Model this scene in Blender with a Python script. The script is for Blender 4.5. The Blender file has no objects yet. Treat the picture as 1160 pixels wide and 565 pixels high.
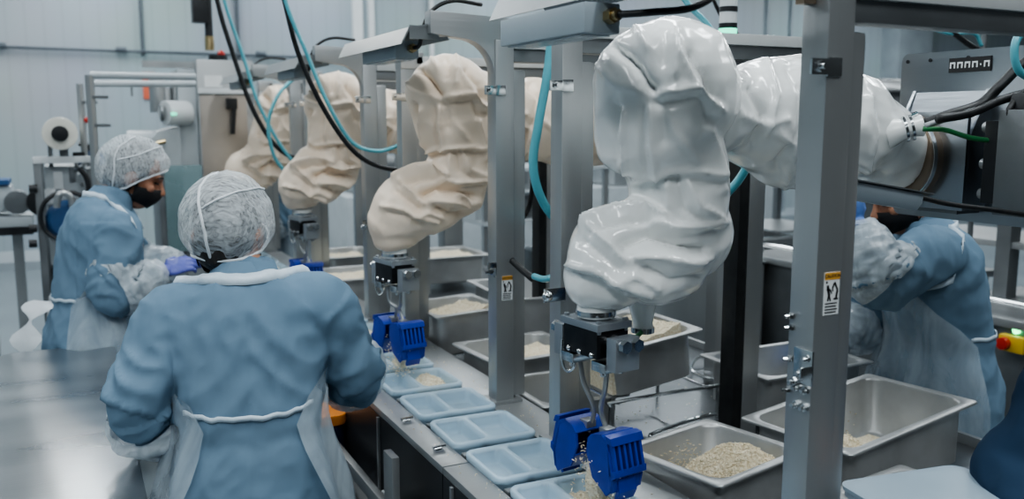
import bpy, bmesh, math, random
from math import sin, cos, pi, radians, sqrt, atan2, exp
from mathutils import Vector, Matrix, Quaternion, noise
from mathutils.bvhtree import BVHTree
V = Vector
sc = bpy.context.scene
col = sc.collection
random.seed(7)

# ------------------------------------------------------------------ object helpers
def link(o):
    col.objects.link(o); return o
def tag(o, label=None, cat=None, group=None, kind=None):
    if label: o['label'] = label
    if cat: o['category'] = cat
    if group: o['group'] = group
    if kind: o['kind'] = kind
    return o
def thing(name, label, cat, loc=(0, 0, 0), rotz=0, group=None):
    o = link(bpy.data.objects.new(name, None))
    o.empty_display_size = .05
    o.location = loc; o.rotation_euler = (0, 0, rotz)
    return tag(o, label, cat, group)
def wm(o):
    m = o.matrix_basis.copy()
    return wm(o.parent) @ m if o.parent else m
def kids(o):
    return [c for c in bpy.data.objects if c.parent == o]
def copy_tree(o, parent=None):
    c = o.copy(); link(c); c.parent = parent
    for ch in kids(o): copy_tree(ch, c)
    return c

class MB:
    def __init__(s): s.v = []; s.f = []
    def add(s, vs, fs):
        b = len(s.v); s.v += [V(p) for p in vs]; s.f += [[b + i for i in f] for f in fs]; return s
    def box(s, a, b, rot=None, piv=None):
        x0, y0, z0 = [min(a[i], b[i]) for i in range(3)]; x1, y1, z1 = [max(a[i], b[i]) for i in range(3)]
        vs = [V(p) for p in ((x0,y0,z0),(x1,y0,z0),(x1,y1,z0),(x0,y1,z0),(x0,y0,z1),(x1,y0,z1),(x1,y1,z1),(x0,y1,z1))]
        if rot:
            piv = V(piv) if piv else (V(a) + V(b)) / 2
            vs = [rot @ (p - piv) + piv for p in vs]
        return s.add(vs, [(0,3,2,1),(4,5,6,7),(0,1,5,4),(1,2,6,5),(2,3,7,6),(3,0,4,7)])
    def rings(s, rs, cap=True):
        n = len(rs[0]); b = len(s.v)
        for r in rs: s.v += [V(p) for p in r]
        for k in range(len(rs) - 1):
            for i in range(n):
                j = (i + 1) % n
                s.f.append([b + k*n + i, b + k*n + j, b + (k+1)*n + j, b + (k+1)*n + i])
        if cap:
            s.f.append([b + i for i in range(n)][::-1]); s.f.append([b + (len(rs)-1)*n + i for i in range(n)])
        return s
    def tube(s, pts, r, seg=10, cap=True, flat=(1, 1), ref=None, round_ends=False):
        pts = [V(p) for p in pts]; n = len(pts)
        rr = list(r) if isinstance(r, (list, tuple)) else [r] * n
        if round_ends:
            d0 = (pts[0]-pts[1]).normalized(); d1 = (pts[-1]-pts[-2]).normalized()
            a = [(pts[0] + d0*rr[0]*sin(t), rr[0]*max(.15, cos(t))) for t in (1.4, .9, .45)]
            z = [(pts[-1] + d1*rr[-1]*sin(t), rr[-1]*max(.15, cos(t))) for t in (.45, .9, 1.4)]
            pts = [p for p, _ in a] + pts + [p for p, _ in z]; rr = [q for _, q in a] + rr + [q for _, q in z]; n = len(pts)
        T = []
        for i in range(n):
            t = pts[min(i+1, n-1)] - pts[max(i-1, 0)]
            T.append(t.normalized() if t.length > 1e-9 else V((0,0,1)))
        u = V(ref) if ref else (V((0,0,1)) if abs(T[0].z) < .9 else V((1,0,0)))
        u = (u - T[0]*u.dot(T[0])).normalized(); rs = []
        for i in range(n):
            if i:
                q = T[i-1].rotation_difference(T[i]); u = q @ u; u = (u - T[i]*u.dot(T[i])).normalized()
            w = T[i].cross(u)
            rs.append([pts[i] + u*rr[i]*flat[0]*cos(2*pi*k/seg) + w*rr[i]*flat[1]*sin(2*pi*k/seg) for k in range(seg)])
        return s.rings(rs, cap)
    def cyl(s, a, b, r, seg=16, r2=None):
        return s.tube([a, b], [r, r if r2 is None else r2], seg)
    def ball(s, c, rad, rot=None, nu=18, nv=12):
        c = V(c); rad = rad if isinstance(rad, (tuple, list)) else (rad,)*3; rs = []
        for j in range(nv):
            t = pi * (j + .5) / nv
            ring = []
            for i in range(nu):
                p = V((rad[0]*sin(t)*cos(2*pi*i/nu), rad[1]*sin(t)*sin(2*pi*i/nu), -rad[2]*cos(t)))
                ring.append((rot @ p if rot else p) + c)
            rs.append(ring)
        return s.rings(rs)
    def prism(s, poly, off):           # poly: list of 3D points in a plane, off: extrusion vector
        n = len(poly); off = V(off); a = [V(p) for p in poly]
        return s.add(a + [p + off for p in a], [list(range(n))[::-1], list(range(n, 2*n))] + [[i, (i+1) % n, n + (i+1) % n, n + i] for i in range(n)])
    def merge(s, o, m=None):
        return s.add([(m @ p if m else p) for p in o.v], o.f)
    def mesh(s, name):
        me = bpy.data.meshes.new(name); me.from_pydata([tuple(p) for p in s.v], [], s.f)
        bm = bmesh.new(); bm.from_mesh(me); bmesh.ops.recalc_face_normals(bm, faces=bm.faces); bm.to_mesh(me); bm.free()
        return me
    def build(s, name, mat, parent=None, bevel=0, seg=2, ang=35, world=True):
        me = s.mesh(name)
        if bevel:
            bm = bmesh.new(); bm.from_mesh(me)
            bmesh.ops.remove_doubles(bm, verts=bm.verts, dist=1e-5)
            es = [e for e in bm.edges if len(e.link_faces) == 2 and e.calc_face_angle(0) > radians(40)]
            bmesh.ops.bevel(bm, geom=es, offset=bevel, segments=seg, affect='EDGES', clamp_overlap=True, profile=.7)
            bm.to_mesh(me); bm.free()
        return finish(me, name, mat, parent, ang, world)
def finish(me, name, mat, parent=None, ang=35, world=True):
    if len(me.polygons):
        me.shade_smooth()
        if ang < 180: me.set_sharp_from_angle(angle=radians(ang))
    me.materials.append(mat)
    o = link(bpy.data.objects.new(name, me))
    if parent:
        o.parent = parent
        if world: me.transform(wm(parent).inverted())
    else:
        xs = [v.co for v in me.vertices]
        c = V(((min(p.x for p in xs)+max(p.x for p in xs))/2, (min(p.y for p in xs)+max(p.y for p in xs))/2, min(p.z for p in xs)))
        me.transform(Matrix.Translation(-c)); o.location = c
    return o
def remesh(mb, voxel, smooth=4, fac=.5):
    me = mb.mesh('tmp'); o = link(bpy.data.objects.new('tmp', me))
    m = o.modifiers.new('r', 'REMESH'); m.mode = 'VOXEL'; m.voxel_size = voxel
    if smooth:
        k = o.modifiers.new('s', 'SMOOTH'); k.iterations = smooth; k.factor = fac
    dg = bpy.context.evaluated_depsgraph_get()
    out = bpy.data.meshes.new_from_object(o.evaluated_get(dg))
    bpy.data.objects.remove(o); bpy.data.meshes.remove(me)
    return out
def displace(me, fn):
    ns = [v.normal.copy() for v in me.vertices]
    for v, n in zip(me.vertices, ns):
        v.co = v.co + n * fn(v.co.copy(), n)
    me.update(); return me
def spline(pts, n=8):
    P = [V(p) for p in pts]; P = [P[0]*2 - P[1]] + P + [P[-1]*2 - P[-2]]; out = []
    for i in range(1, len(P) - 2):
        a, b, c, d = P[i-1], P[i], P[i+1], P[i+2]
        for k in range(n):
            t = k / n
            out.append(.5*((2*b) + (c-a)*t + (2*a-5*b+4*c-d)*t*t + (3*b-a-3*c+d)*t**3))
    out.append(P[-2]); return out
def rrect(hx, hy, r, z, n=5, c=(0, 0)):
    r = min(r, hx, hy); out = []
    for qx, qy, a0 in ((1,1,0),(-1,1,pi/2),(-1,-1,pi),(1,-1,1.5*pi)):
        for k in range(n + 1):
            a = a0 + (pi/2)*k/n
            out.append(V((c[0] + qx*(hx-r) + r*cos(a), c[1] + qy*(hy-r) + r*sin(a), z)))
    return out
# the view, used only to work out where real things stand (metres; camera at 0,0,1.75)
CF = 1012.; CA = radians(26.3); CP = radians(8.2); CH = 1.75
_fw = V((sin(CA)*cos(CP), cos(CA)*cos(CP), -sin(CP))); _rt = V((cos(CA), -sin(CA), 0)); _up = V((sin(CA)*sin(CP), cos(CA)*sin(CP), cos(CP)))
def _ray(px, py): return _fw + _rt*((px-580)/CF) + _up*((282.5-py)/CF)
def onz(px, py, z): r = _ray(px, py); return V((0,0,CH)) + r*((z-CH)/r.z)
def onx(px, py, x): r = _ray(px, py); return V((0,0,CH)) + r*(x/r.x)
def ony(px, py, y): r = _ray(px, py); return V((0,0,CH)) + r*(y/r.y)

# ------------------------------------------------------------------ materials
def mat(name, c1, c2=None, rough=.5, metal=0, scale=6, stretch=(1,1,1), bump=0, bscale=40, bstretch=None, spec=.5, trans=0, alpha=1, emit=None, estr=0, rvar=0, coat=0, sss=0, detail=4, fac=(.35,.65)):
    m = bpy.data.materials.new(name); m.use_nodes = True; nt = m.node_tree; N = nt.nodes; L = nt.links
    b = N['Principled BSDF']
    tc = N.new('ShaderNodeTexCoord'); mp = N.new('ShaderNodeMapping'); mp.inputs['Scale'].default_value = stretch
    L.new(tc.outputs['Object'], mp.inputs['Vector'])
    nz = N.new('ShaderNodeTexNoise'); nz.inputs['Scale'].default_value = scale; nz.inputs['Detail'].default_value = detail
    L.new(mp.outputs[0], nz.inputs['Vector'])
    rp = N.new('ShaderNodeValToRGB'); rp.color_ramp.elements[0].position = fac[0]; rp.color_ramp.elements[1].position = fac[1]
    c2 = c2 or tuple(x*.88 for x in c1)
    rp.color_ramp.elements[0].color = (*c2, 1); rp.color_ramp.elements[1].color = (*c1, 1)
    L.new(nz.outputs['Fac'], rp.inputs['Fac']); L.new(rp.outputs['Color'], b.inputs['Base Color'])
    b.inputs['Roughness'].default_value = rough; b.inputs['Metallic'].default_value = metal
    b.inputs['Specular IOR Level'].default_value = spec
    if rvar:
        mr = N.new('ShaderNodeMapRange'); mr.inputs['To Min'].default_value = max(.02, rough - rvar); mr.inputs['To Max'].default_value = rough + rvar
        L.new(nz.outputs['Fac'], mr.inputs['Value']); L.new(mr.outputs[0], b.inputs['Roughness'])
    if bump:
        mp2 = N.new('ShaderNodeMapping'); mp2.inputs['Scale'].default_value = bstretch or stretch; L.new(tc.outputs['Object'], mp2.inputs['Vector'])
        n2 = N.new('ShaderNodeTexNoise'); n2.inputs['Scale'].default_value = bscale; n2.inputs['Detail'].default_value = 3; L.new(mp2.outputs[0], n2.inputs['Vector'])
        bp = N.new('ShaderNodeBump'); bp.inputs['Strength'].default_value = bump; bp.inputs['Distance'].default_value = .01
        L.new(n2.outputs['Fac'], bp.inputs['Height']); L.new(bp.outputs[0], b.inputs['Normal'])
    if trans: b.inputs['Transmission Weight'].default_value = trans
    if alpha < 1: b.inputs['Alpha'].default_value = alpha
    if coat: b.inputs['Coat Weight'].default_value = coat; b.inputs['Coat Roughness'].default_value = .12
    if sss: b.inputs['Subsurface Weight'].default_value = sss; b.inputs['Subsurface Radius'].default_value = (.02,.01,.006); b.inputs['Subsurface Scale'].default_value = .5
    if emit: b.inputs['Emission Color'].default_value = (*emit, 1); b.inputs['Emission Strength'].default_value = estr
    return m
def film(name, c, a0, a1, scale=60, stretch=(1,1,1), rough=.4, bump=.3):   # thin see-through sheet: alpha from a fibre pattern
    m = mat(name, c, None, rough, bump=bump, bscale=scale*.5, scale=8, bstretch=stretch); nt = m.node_tree; N = nt.nodes; L = nt.links
    b = N['Principled BSDF']; tc = N['Texture Coordinate']
    mp = N.new('ShaderNodeMapping'); mp.inputs['Scale'].default_value = stretch; mp.inputs['Rotation'].default_value = (.4,.7,.2); L.new(tc.outputs['Object'], mp.inputs['Vector'])
    n = N.new('ShaderNodeTexNoise'); n.inputs['Scale'].default_value = scale; n.inputs['Detail'].default_value = 5; n.inputs['Distortion'].default_value = 1.2; L.new(mp.outputs[0], n.inputs['Vector'])
    mr = N.new('ShaderNodeMapRange'); mr.inputs['From Min'].default_value = .35; mr.inputs['From Max'].default_value = .65; mr.inputs['To Min'].default_value = a0; mr.inputs['To Max'].default_value = a1
    L.new(n.outputs['Fac'], mr.inputs['Value']); L.new(mr.outputs[0], b.inputs['Alpha'])
    return m
M = {}
M['steel'] = mat('brushed_steel', (.47,.485,.49), (.39,.405,.41), .36, .78, 3, (1,1,.15), .06, 90, (1,1,.04), rvar=.08)
M['steel_h'] = mat('brushed_steel_across', (.50,.515,.52), (.41,.425,.43), .36, .75, 3, (.15,1,1), .06, 90, (.04,1,1), rvar=.1)
M['steel_dark'] = mat('dull_dark_steel', (.26,.275,.285), (.20,.215,.225), .42, .8, 4, bump=.08, bscale=60, rvar=.1)
M['pan'] = mat('pan_steel', (.54,.55,.55), (.45,.455,.45), .38, .58, 9, bump=.05, bscale=14, rvar=.08)
M['table'] = mat('worktop_steel', (.42,.455,.48), (.34,.37,.395), .29, .95, 2.2, (.6,2.2,1), .08, 60, (.15,3,1), rvar=.09, detail=6)
M['chrome'] = mat('polished_metal', (.72,.74,.75), (.6,.62,.63), .16, 1, 20, rvar=.06)
M['greybox'] = mat('blue_grey_enamel', (.38,.44,.48), (.34,.40,.44), .42, .2, 5)
M['black'] = mat('black_plastic', (.012,.013,.015), (.02,.022,.025), .38, 0, 20)
M['blackmetal'] = mat('black_anodised', (.010,.011,.013), (.02,.021,.024), .35, .3, 30, bump=.05)
M['rubber'] = mat('black_cable', (.010,.011,.012), (.018,.019,.02), .45, 0, 30)
M['teal'] = mat('teal_hose', (.13,.44,.51), (.11,.39,.46), .3, 0, 12, spec=.6)
M['green'] = mat('green_cable', (.03,.22,.07), (.025,.17,.06), .4, 0, 12)
M['grey_cable'] = mat('grey_cable', (.42,.45,.46), (.34,.37,.38), .4, 0, 12)
M['vinyl'] = mat('white_vinyl', (.94,.955,.94), (.90,.92,.90), .17, 0, 3, bump=.05, bscale=22, spec=.5, rvar=.05, coat=.4)
M['beige'] = mat('beige_vinyl', (.90,.765,.625), (.84,.70,.56), .36, 0, 3, bump=.08, bscale=20, spec=.4, rvar=.08)
M['blue'] = mat('blue_plastic', (.012,.045,.36), (.010,.035,.28), .33, 0, 14, bump=.05, bscale=50)
M['tray'] = mat('pale_blue_plastic', (.56,.73,.85), (.52,.69,.81), .28, 0, 10, spec=.5, alpha=.66)
M['rice'] = mat('cooked_rice', (.98,.91,.73), (.80,.68,.47), .5, 0, 150, bump=.6, bscale=220, sss=0)
M['coat'] = mat('blue_coat_cloth', (.172,.262,.35), (.138,.22,.30), .85, 0, 5, bump=.35, bscale=9, bstretch=(1,1,.6), spec=.15)
M['coat_dark'] = mat('dark_blue_cloth', (.022,.046,.085), (.016,.036,.07), .85, 0, 5, bump=.3, bscale=9, spec=.15)
M['trouser'] = mat('navy_trousers', (.02,.025,.04), (.015,.018,.03), .9, 0, 8)
M['shoe'] = mat('white_boot_rubber', (.55,.56,.55), (.45,.46,.45), .5, 0, 8)
M['skin'] = mat('warm_skin', (.44,.22,.135), (.38,.18,.11), .5, 0, 14, bump=.05, bscale=120, sss=.1)
M['hair'] = mat('dark_hair', (.010,.008,.007), (.035,.028,.024), .45, 0, 30, (1,1,.2), .4, 120, (1,1,.1))
M['mask'] = mat('black_mask_cloth', (.006,.0065,.008), (.012,.012,.014), .8, 0, 20, bump=.2, bscale=60)
M['eye'] = mat('eye_surface', (.02,.012,.01), (.03,.02,.015), .15, 0, 10)
M['glove'] = mat('blue_nitrile', (.14,.27,.62), (.11,.22,.54), .42, 0, 16, bump=.2, bscale=60)
M['glove_v'] = mat('violet_nitrile', (.13,.15,.50), (.10,.12,.42), .42, 0, 16, bump=.2, bscale=60)
M['hairnet'] = film('hairnet_fibre', (.74,.79,.82), .26, .70, 120, (.22,1.2,.5), .7, .6)
M['net_seam'] = mat('hairnet_elastic', (.78,.82,.85), None, .7, 0, 40, bump=.3)
M['apron'] = film('apron_film', (.62,.72,.79), .22, .50, 9, (1,1,.3), .3, .5)
M['apron_s'] = mat('apron_strap_film', (.62,.72,.80), (.55,.65,.73), .4, 0, 12, bump=.3, bscale=30)
M['sleeve'] = film('oversleeve_film', (.70,.78,.83), .45, .75, 14, (1,1,1), .28, .8)
M['bag'] = mat('white_plastic_bag', (.70,.74,.76), (.6,.64,.67), .35, 0, 6, bump=.4, bscale=12)
M['white'] = mat('white_enamel', (.66,.69,.70), (.60,.63,.64), .4, 0, 5)
M['dwhite'] = mat('grey_white_paint', (.45,.49,.51), (.40,.44,.46), .5, 0, 5)
M['yellow'] = mat('yellow_plastic', (.75,.50,.05), (.68,.44,.04), .4, 0, 12)
M['red'] = mat('red_plastic', (.50,.03,.02), (.42,.025,.02), .35, 0, 12)
M['orange'] = mat('orange_plastic', (.75,.25,.03), (.65,.2,.02), .45, 0, 12)
M['orange_sign'] = mat('orange_red_sign', (.62,.14,.07), (.52,.11,.06), .5, 0, 6)
M['navy'] = mat('navy_plastic', (.012,.016,.05), (.010,.012,.035), .4, 0, 12)
M['motor'] = mat('motor_blue', (.03,.10,.24), (.025,.08,.2), .45, 0, 8)
M['brass'] = mat('brass', (.60,.48,.28), (.5,.4,.22), .3, 1, 20)
M['white_steel'] = mat('pale_cover_strip', (.60,.62,.62), (.54,.56,.56), .4, .3, 5)
M['side_dark'] = mat('dark_side_steel', (.055,.058,.062), (.04,.042,.046), .38, .6, 5)
M['hood'] = mat('hood_sheet', (.36,.38,.39), (.29,.31,.32), .38, .9, 4, rvar=.1)
M['deck'] = mat('wet_deck_steel', (.22,.235,.25), (.16,.175,.185), .34, .85, 5, rvar=.15, bump=.06, bscale=20)
M['tan_reflection_steel'] = mat('steel_with_tan_reflection', (.50,.45,.40), (.36,.33,.30), .36, .8, 1.5, (1,1,1), rvar=.08)  # tan reflection on the cabinet door, painted into the base colour
M['roll'] = mat('film_roll', (.72,.71,.64), (.64,.63,.57), .35, 0, 8)
M['sticker_o'] = mat('caution_orange', (.72,.38,.07), (.66,.34,.06), .5, 0, 20)
M['sticker_w'] = mat('sticker_white', (.75,.77,.77), (.7,.72,.72), .5, 0, 20)
M['ink'] = mat('black_ink', (.01,.01,.011), (.014,.014,.015), .6, 0, 20)
M['led'] = mat('green_led', (.1,.9,.6), (.08,.8,.5), .3, emit=(.10,1,.62), estr=2.2)
M['led2'] = mat('bright_green_led', (.1,.9,.3), (.08,.8,.25), .3, emit=(.12,1,.35), estr=6)
M['clear'] = mat('clear_plastic', (.62,.70,.74), (.58,.66,.7), .25, 0, 6, alpha=.55)
M['bin'] = mat('frosted_bin_plastic', (.42,.52,.60), (.36,.46,.54), .35, 0, 6, alpha=.75)
M['pvc'] = mat('tinted_panel', (.28,.42,.44), (.24,.37,.39), .25, 0, 4, alpha=.5)
M['copper'] = mat('tan_flange_metal', (.34,.27,.21), (.28,.22,.17), .4, .9, 8)
# walls and floor
def wall_mat():
    m = bpy.data.materials.new('insulated_wall_panel'); m.use_nodes = True; nt = m.node_tree; N = nt.nodes; L = nt.links; b = N['Principled BSDF']
    tc = N.new('ShaderNodeTexCoord'); sp = N.new('ShaderNodeSeparateXYZ'); L.new(tc.outputs['Object'], sp.inputs[0])
    w = N.new('ShaderNodeTexWave'); w.inputs['Scale'].default_value = 1.6; w.bands_direction = 'X'; L.new(tc.outputs['Object'], w.inputs['Vector'])
    rp = N.new('ShaderNodeValToRGB'); rp.color_ramp.elements[0].position = .0; rp.color_ramp.elements[0].color = (.345,.41,.447,1); rp.color_ramp.elements[1].position = .12; rp.color_ramp.elements[1].color = (.37,.44,.48,1)
    L.new(w.outputs['Fac'], rp.inputs['Fac'])
    nz = N.new('ShaderNodeTexNoise'); nz.inputs['Scale'].default_value = .7; L.new(tc.outputs['Object'], nz.inputs['Vector'])
    mx = N.new('ShaderNodeMix'); mx.data_type = 'RGBA'; mx.blend_type = 'MULTIPLY'; mx.inputs['Factor'].default_value = .25
    L.new(rp.outputs['Color'], mx.inputs['A']); L.new(nz.outputs['Color'], mx.inputs['B']); L.new(mx.outputs['Result'], b.inputs['Base Color'])
    b.inputs['Roughness'].default_value = .45
    return m
M['wall'] = wall_mat()
M['floor'] = mat('epoxy_floor', (.21,.25,.275), (.17,.205,.23), .42, 0, 1.2, bump=.05, bscale=30, rvar=.12, detail=6)
M['trim'] = mat('wall_trim', (.30,.35,.38), (.26,.3,.33), .5, 0, 4)
M['dark_trim'] = mat('dark_conduit', (.10,.12,.14), (.08,.1,.12), .5, .3, 6)

def text_mb(body, size, loc, rot, depth=.0006):      # lettering as thin solid shapes
    cu = bpy.data.curves.new('t', 'FONT'); cu.body = body; cu.size = size; cu.align_x = 'CENTER'; cu.align_y = 'CENTER'; cu.extrude = depth; cu.resolution_u = 3
    o = link(bpy.data.objects.new('t', cu)); dg = bpy.context.evaluated_depsgraph_get()
    me = bpy.data.meshes.new_from_object(o.evaluated_get(dg)); bpy.data.objects.remove(o); bpy.data.curves.remove(cu)
    m = Matrix.Translation(V(loc)) @ rot.to_4x4(); mb = MB(); mb.add([m @ v.co for v in me.vertices], [list(p.vertices) for p in me.polygons]); bpy.data.meshes.remove(me)
    return mb
# ------------------------------------------------------------------ setting
def struct(name, mb, m, **k):
    return tag(mb.build(name, m, None, **k), kind='structure')
struct('floor', MB().box((-5,-1.5,-.1), (20,12,0)), M['floor'])
struct('wall_back', MB().box((-5,12,0), (20,12.15,6)), M['wall'])
struct('wall_left', MB().box((-5.15,-1.5,0), (-5,12.15,6)), M['wall'])
struct('baseboard_back', MB().prism([(-5,12,0),(-5,11.9,0),(-5,11.9,.10),(-5,12,.22)], (25,0,0)), M['trim'])
zc = ony(0,52,11.95).z
tb = MB(); tb.cyl((-5,11.93,zc), (6,11.93,zc-.03), .018)
for x in (-.62,.65,2.3): tb.cyl((x-.06,11.93,zc), (x+.06,11.93,zc), .035)
struct('trim_1', tb, M['dark_trim'])
p = ony(160,30,11.95); struct('trim_2', MB().box((p.x-.016,11.94,zc-.05), (p.x+.016,12,6)), M['dark_trim'])
p = ony(270,40,11.95); struct('trim_3', MB().box((p.x-.014,11.94,zc-.3), (p.x+.014,12,6)), M['dark_trim'])
for k, (a, b) in enumerate(((400,411),(418,424),(487,491))):
    p = ony(a,40,11.95); q = ony(b,40,11.95)
    struct('trim_%d' % (k+4), MB().box((p.x,11.93,1.2), (q.x,12,6)), M['white'])
p = ony(1003,60,11.9); q = ony(1040,60,11.9)
struct('trim_7', MB().box((p.x,11.6,0), (q.x,12,6)), M['trim'])
for k, a in enumerate((870,897,950)):
    p = ony(a,30,11.95); struct('trim_%d' % (k+8), MB().box((p.x-.02,11.95,0), (p.x+.02,12,6)), M['trim'])

# ------------------------------------------------------------------ work table, left foreground
t = thing('work_table', 'long brushed stainless worktop with rounded corner behind the nearest worker', 'table', (-.08,2.4,0))
xl, xr, y0, y1, zt = -.27, .11, .75, 3.62, .92
poly = [(xr,y0,zt),(xr,y1,zt)] + [(xl+.06-.06*sin(a), y1-.06+.06*cos(a), zt) for a in [k*pi/10 for k in range(6)]] + [(xl,y0,zt)]
MB().prism(poly, (0,0,-.035)).build('table_top', M['table'], t, bevel=.006)
for x in (xl+.06, xr-.06):
    for y in (1.0, 3.45): MB().box((x-.02,y-.02,0), (x+.02,y+.02,.886)).build('leg', M['steel'], t, bevel=.004)
MB().box((xl+.05,1.0,.18), (xr-.05,3.45,.2)).build('lower_shelf', M['steel_dark'], t)

# ------------------------------------------------------------------ conveyor
CY0, CY1 = .75, 5.75
t = thing('tray_conveyor', 'long stainless conveyor carrying pale blue trays under the robots', 'conveyor', (.95,3.5,0))
for a, b in ((CY0,1.925),(1.93,CY1)):
    MB().box((.765,a,.90), (.835,b,.92)).build('near_rail', M['steel_h'], t, bevel=.003)
    MB().box((.765,a,.62), (.778,b,.899)).build('side_panel', M['side_dark'], t)
MB().box((1.066,CY0,.90), (1.19,CY1,.92)).build('far_rail', M['steel_h'], t, bevel=.003)
MB().box((1.175,CY0,.70), (1.19,CY1,.899)).build('side_panel', M['steel_dark'], t)
MB().box((.84,CY0,.875), (1.062,CY1,.885)).build('belt', M['black'], t)
for y in [1.45 + .247*k for k in range(19)]:
    MB().box((.837,y+.015,.886), (1.064,y+.04,.925)).build('tray_pusher', M['steel_dark'], t, bevel=.004)
MB().box((.84,CY0,.66), (1.17,CY1,.87)).build('drive_housing', M['black'], t)
for y in (1.0, 2.32, 3.6, 5.0, 5.6):
    for x in (.80, 1.15): MB().box((x-.025,y-.025,0), (x+.025,y+.025,.66)).build('leg', M['steel'], t, bevel=.004)
for y in (2.03,2.27,2.9,1.6):
    l = MB().box((.785,y-.012,.921), (.805,y+.012,.927)); l.cyl((.78,y,.931),(.815,y+.004,.931),.005,8); l.build('latch', M['chrome'], t)
for y in (2.42,1.86): MB().box((.757,y-.006,.66), (.764,y+.006,.895)).build('panel_hinge', M['steel'], t)
# open steel bracket and plastic bin hanging under the near side
t = thing('chute_bracket', 'open stainless side bracket under the conveyor beside nearest worker', 'bracket', (.70,2.30,0))
def px(pts, x): return [onx(a, b, x) for a, b in pts]
pts = [(.70,2.12,.885),(.70,2.19,.885),(.70,2.19,.75),(.70,2.21,.73),(.70,2.75,.73),(.70,2.75,.69),(.70,2.20,.69),(.70,2.19,.45),(.70,2.12,.45)]
MB().prism(pts, (.022,0,0)).build('side_plate', M['steel'], t, bevel=.004)
MB().box((.70,2.14,0), (.722,2.17,.449)).build('leg', M['steel'], t)
MB().box((.70,2.70,0), (.722,2.73,.689)).build('leg', M['steel'], t)
MB().box((.70,2.13,.60), (.76,2.72,.615)).build('ledge', M['steel'], t, bevel=.004)
bx_, by_ = onz(362,463,.80).x-.02, onz(362,463,.80).y+.03
t = thing('waste_bin', 'navy plastic bin with orange lid between nearest worker and conveyor', 'bin', (bx_,by_,0))
MB().rings([rrect(.085,.12,.03,z,5,(bx_,by_)) for z in (0,.3,.765)]).build('bin_body', M['navy'], t, bevel=.004)
MB().rings([rrect(.09,.125,.03,z,5,(bx_,by_)) for z in (.766,.79,.80)]).build('lid', M['orange'], t, bevel=.006)
t = tag(MB().cyl((.738,2.30,.6155),(.738,2.30,.70),.018,16).cyl((.738,2.30,.70),(.738,2.30,.72),.009,12).build('spray_bottle', M['white'], None), 'small white bottle on the dark ledge under the conveyor', 'bottle')

# ------------------------------------------------------------------ robot bay frames
BX, FX = 1.12, 1.72
bays = [(1.106,1.96),(2.34,3.14),(3.60,4.58),(4.93,5.80)]
ordn = ['nearest', 'second', 'third', 'farthest']
H = .029
def post(x, y, z0, z1, t):
    return MB().box((x-H,y-H,z0), (x+H,y+H,z1)).build('post', M['steel'], t, bevel=.005, seg=2)
def sticker(c, t, w=.034, h=.072):
    x, y, z = c
    s = MB().box((x-w/2,y-.0012,z-h/2), (x+w/2,y,z+h/2)).build('caution_sign', M['sticker_w'], t)
    tag(s, 'white caution sign with orange header and robot pictogram')
    MB().box((x-w/2,y-.0018,z+h*.33), (x+w/2,y-.0011,z+h/2)).build('sign_header', M['sticker_o'], s)
    r = Matrix.Rotation(pi/2, 3, 'X')
    text_mb('CAUTION', w*.235, (x,y-.0022,z+h*.412), r, .0003).build('sign_text', M['ink'], s)
    g = MB(); yy = y-.0016
    def seg(a, b, wd):
        a = V((x+a[0]*w, yy, z+a[1]*h)); b = V((x+b[0]*w, yy, z+b[1]*h)); d = (b-a).normalized(); n = V((-d.z,0,d.x))*wd*w
        g.prism([a+n,b+n,b-n,a-n], (0,-.0004,0))
    seg((.12,-.13),(.42,-.13),.04); seg((.28,-.12),(.36,.08),.06); seg((.36,.08),(.16,.26),.05); seg((.16,.26),(.02,.12),.045); seg((.02,.12),(.06,.05),.03)
    seg((-.30,.20),(-.18,-.04),.075); seg((-.18,-.04),(-.08,-.17),.045); seg((-.2,-.02),(-.26,-.17),.045); seg((-.36,.1),(-.12,.1),.035); seg((-.12,.1),(-.02,.0),.03)
    g.ball((x-.36*w,yy,z+.27*h), (.06*w,.0008,.06*w), None, 10, 6)
    g.build('sign_pictogram', M['ink'], s)
    l = MB()
    for k in range(4): l.box((x-w*.42,y-.0018,z-h*(.23+.07*k)-.001), (x+w*(.38-.06*(k%2)),y-.0011,z-h*(.23+.07*k)+.001))
    l.build('sign_lines', M['ink'], s)
def bolt(p, d, r, t):
    p = V(p); d = V(d)
    return MB().cyl(p, p+d*.006, r, 6).cyl(p+d*.006, p+d*.014, r*.55, 10).build('bolt', M['chrome'], t)
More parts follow.
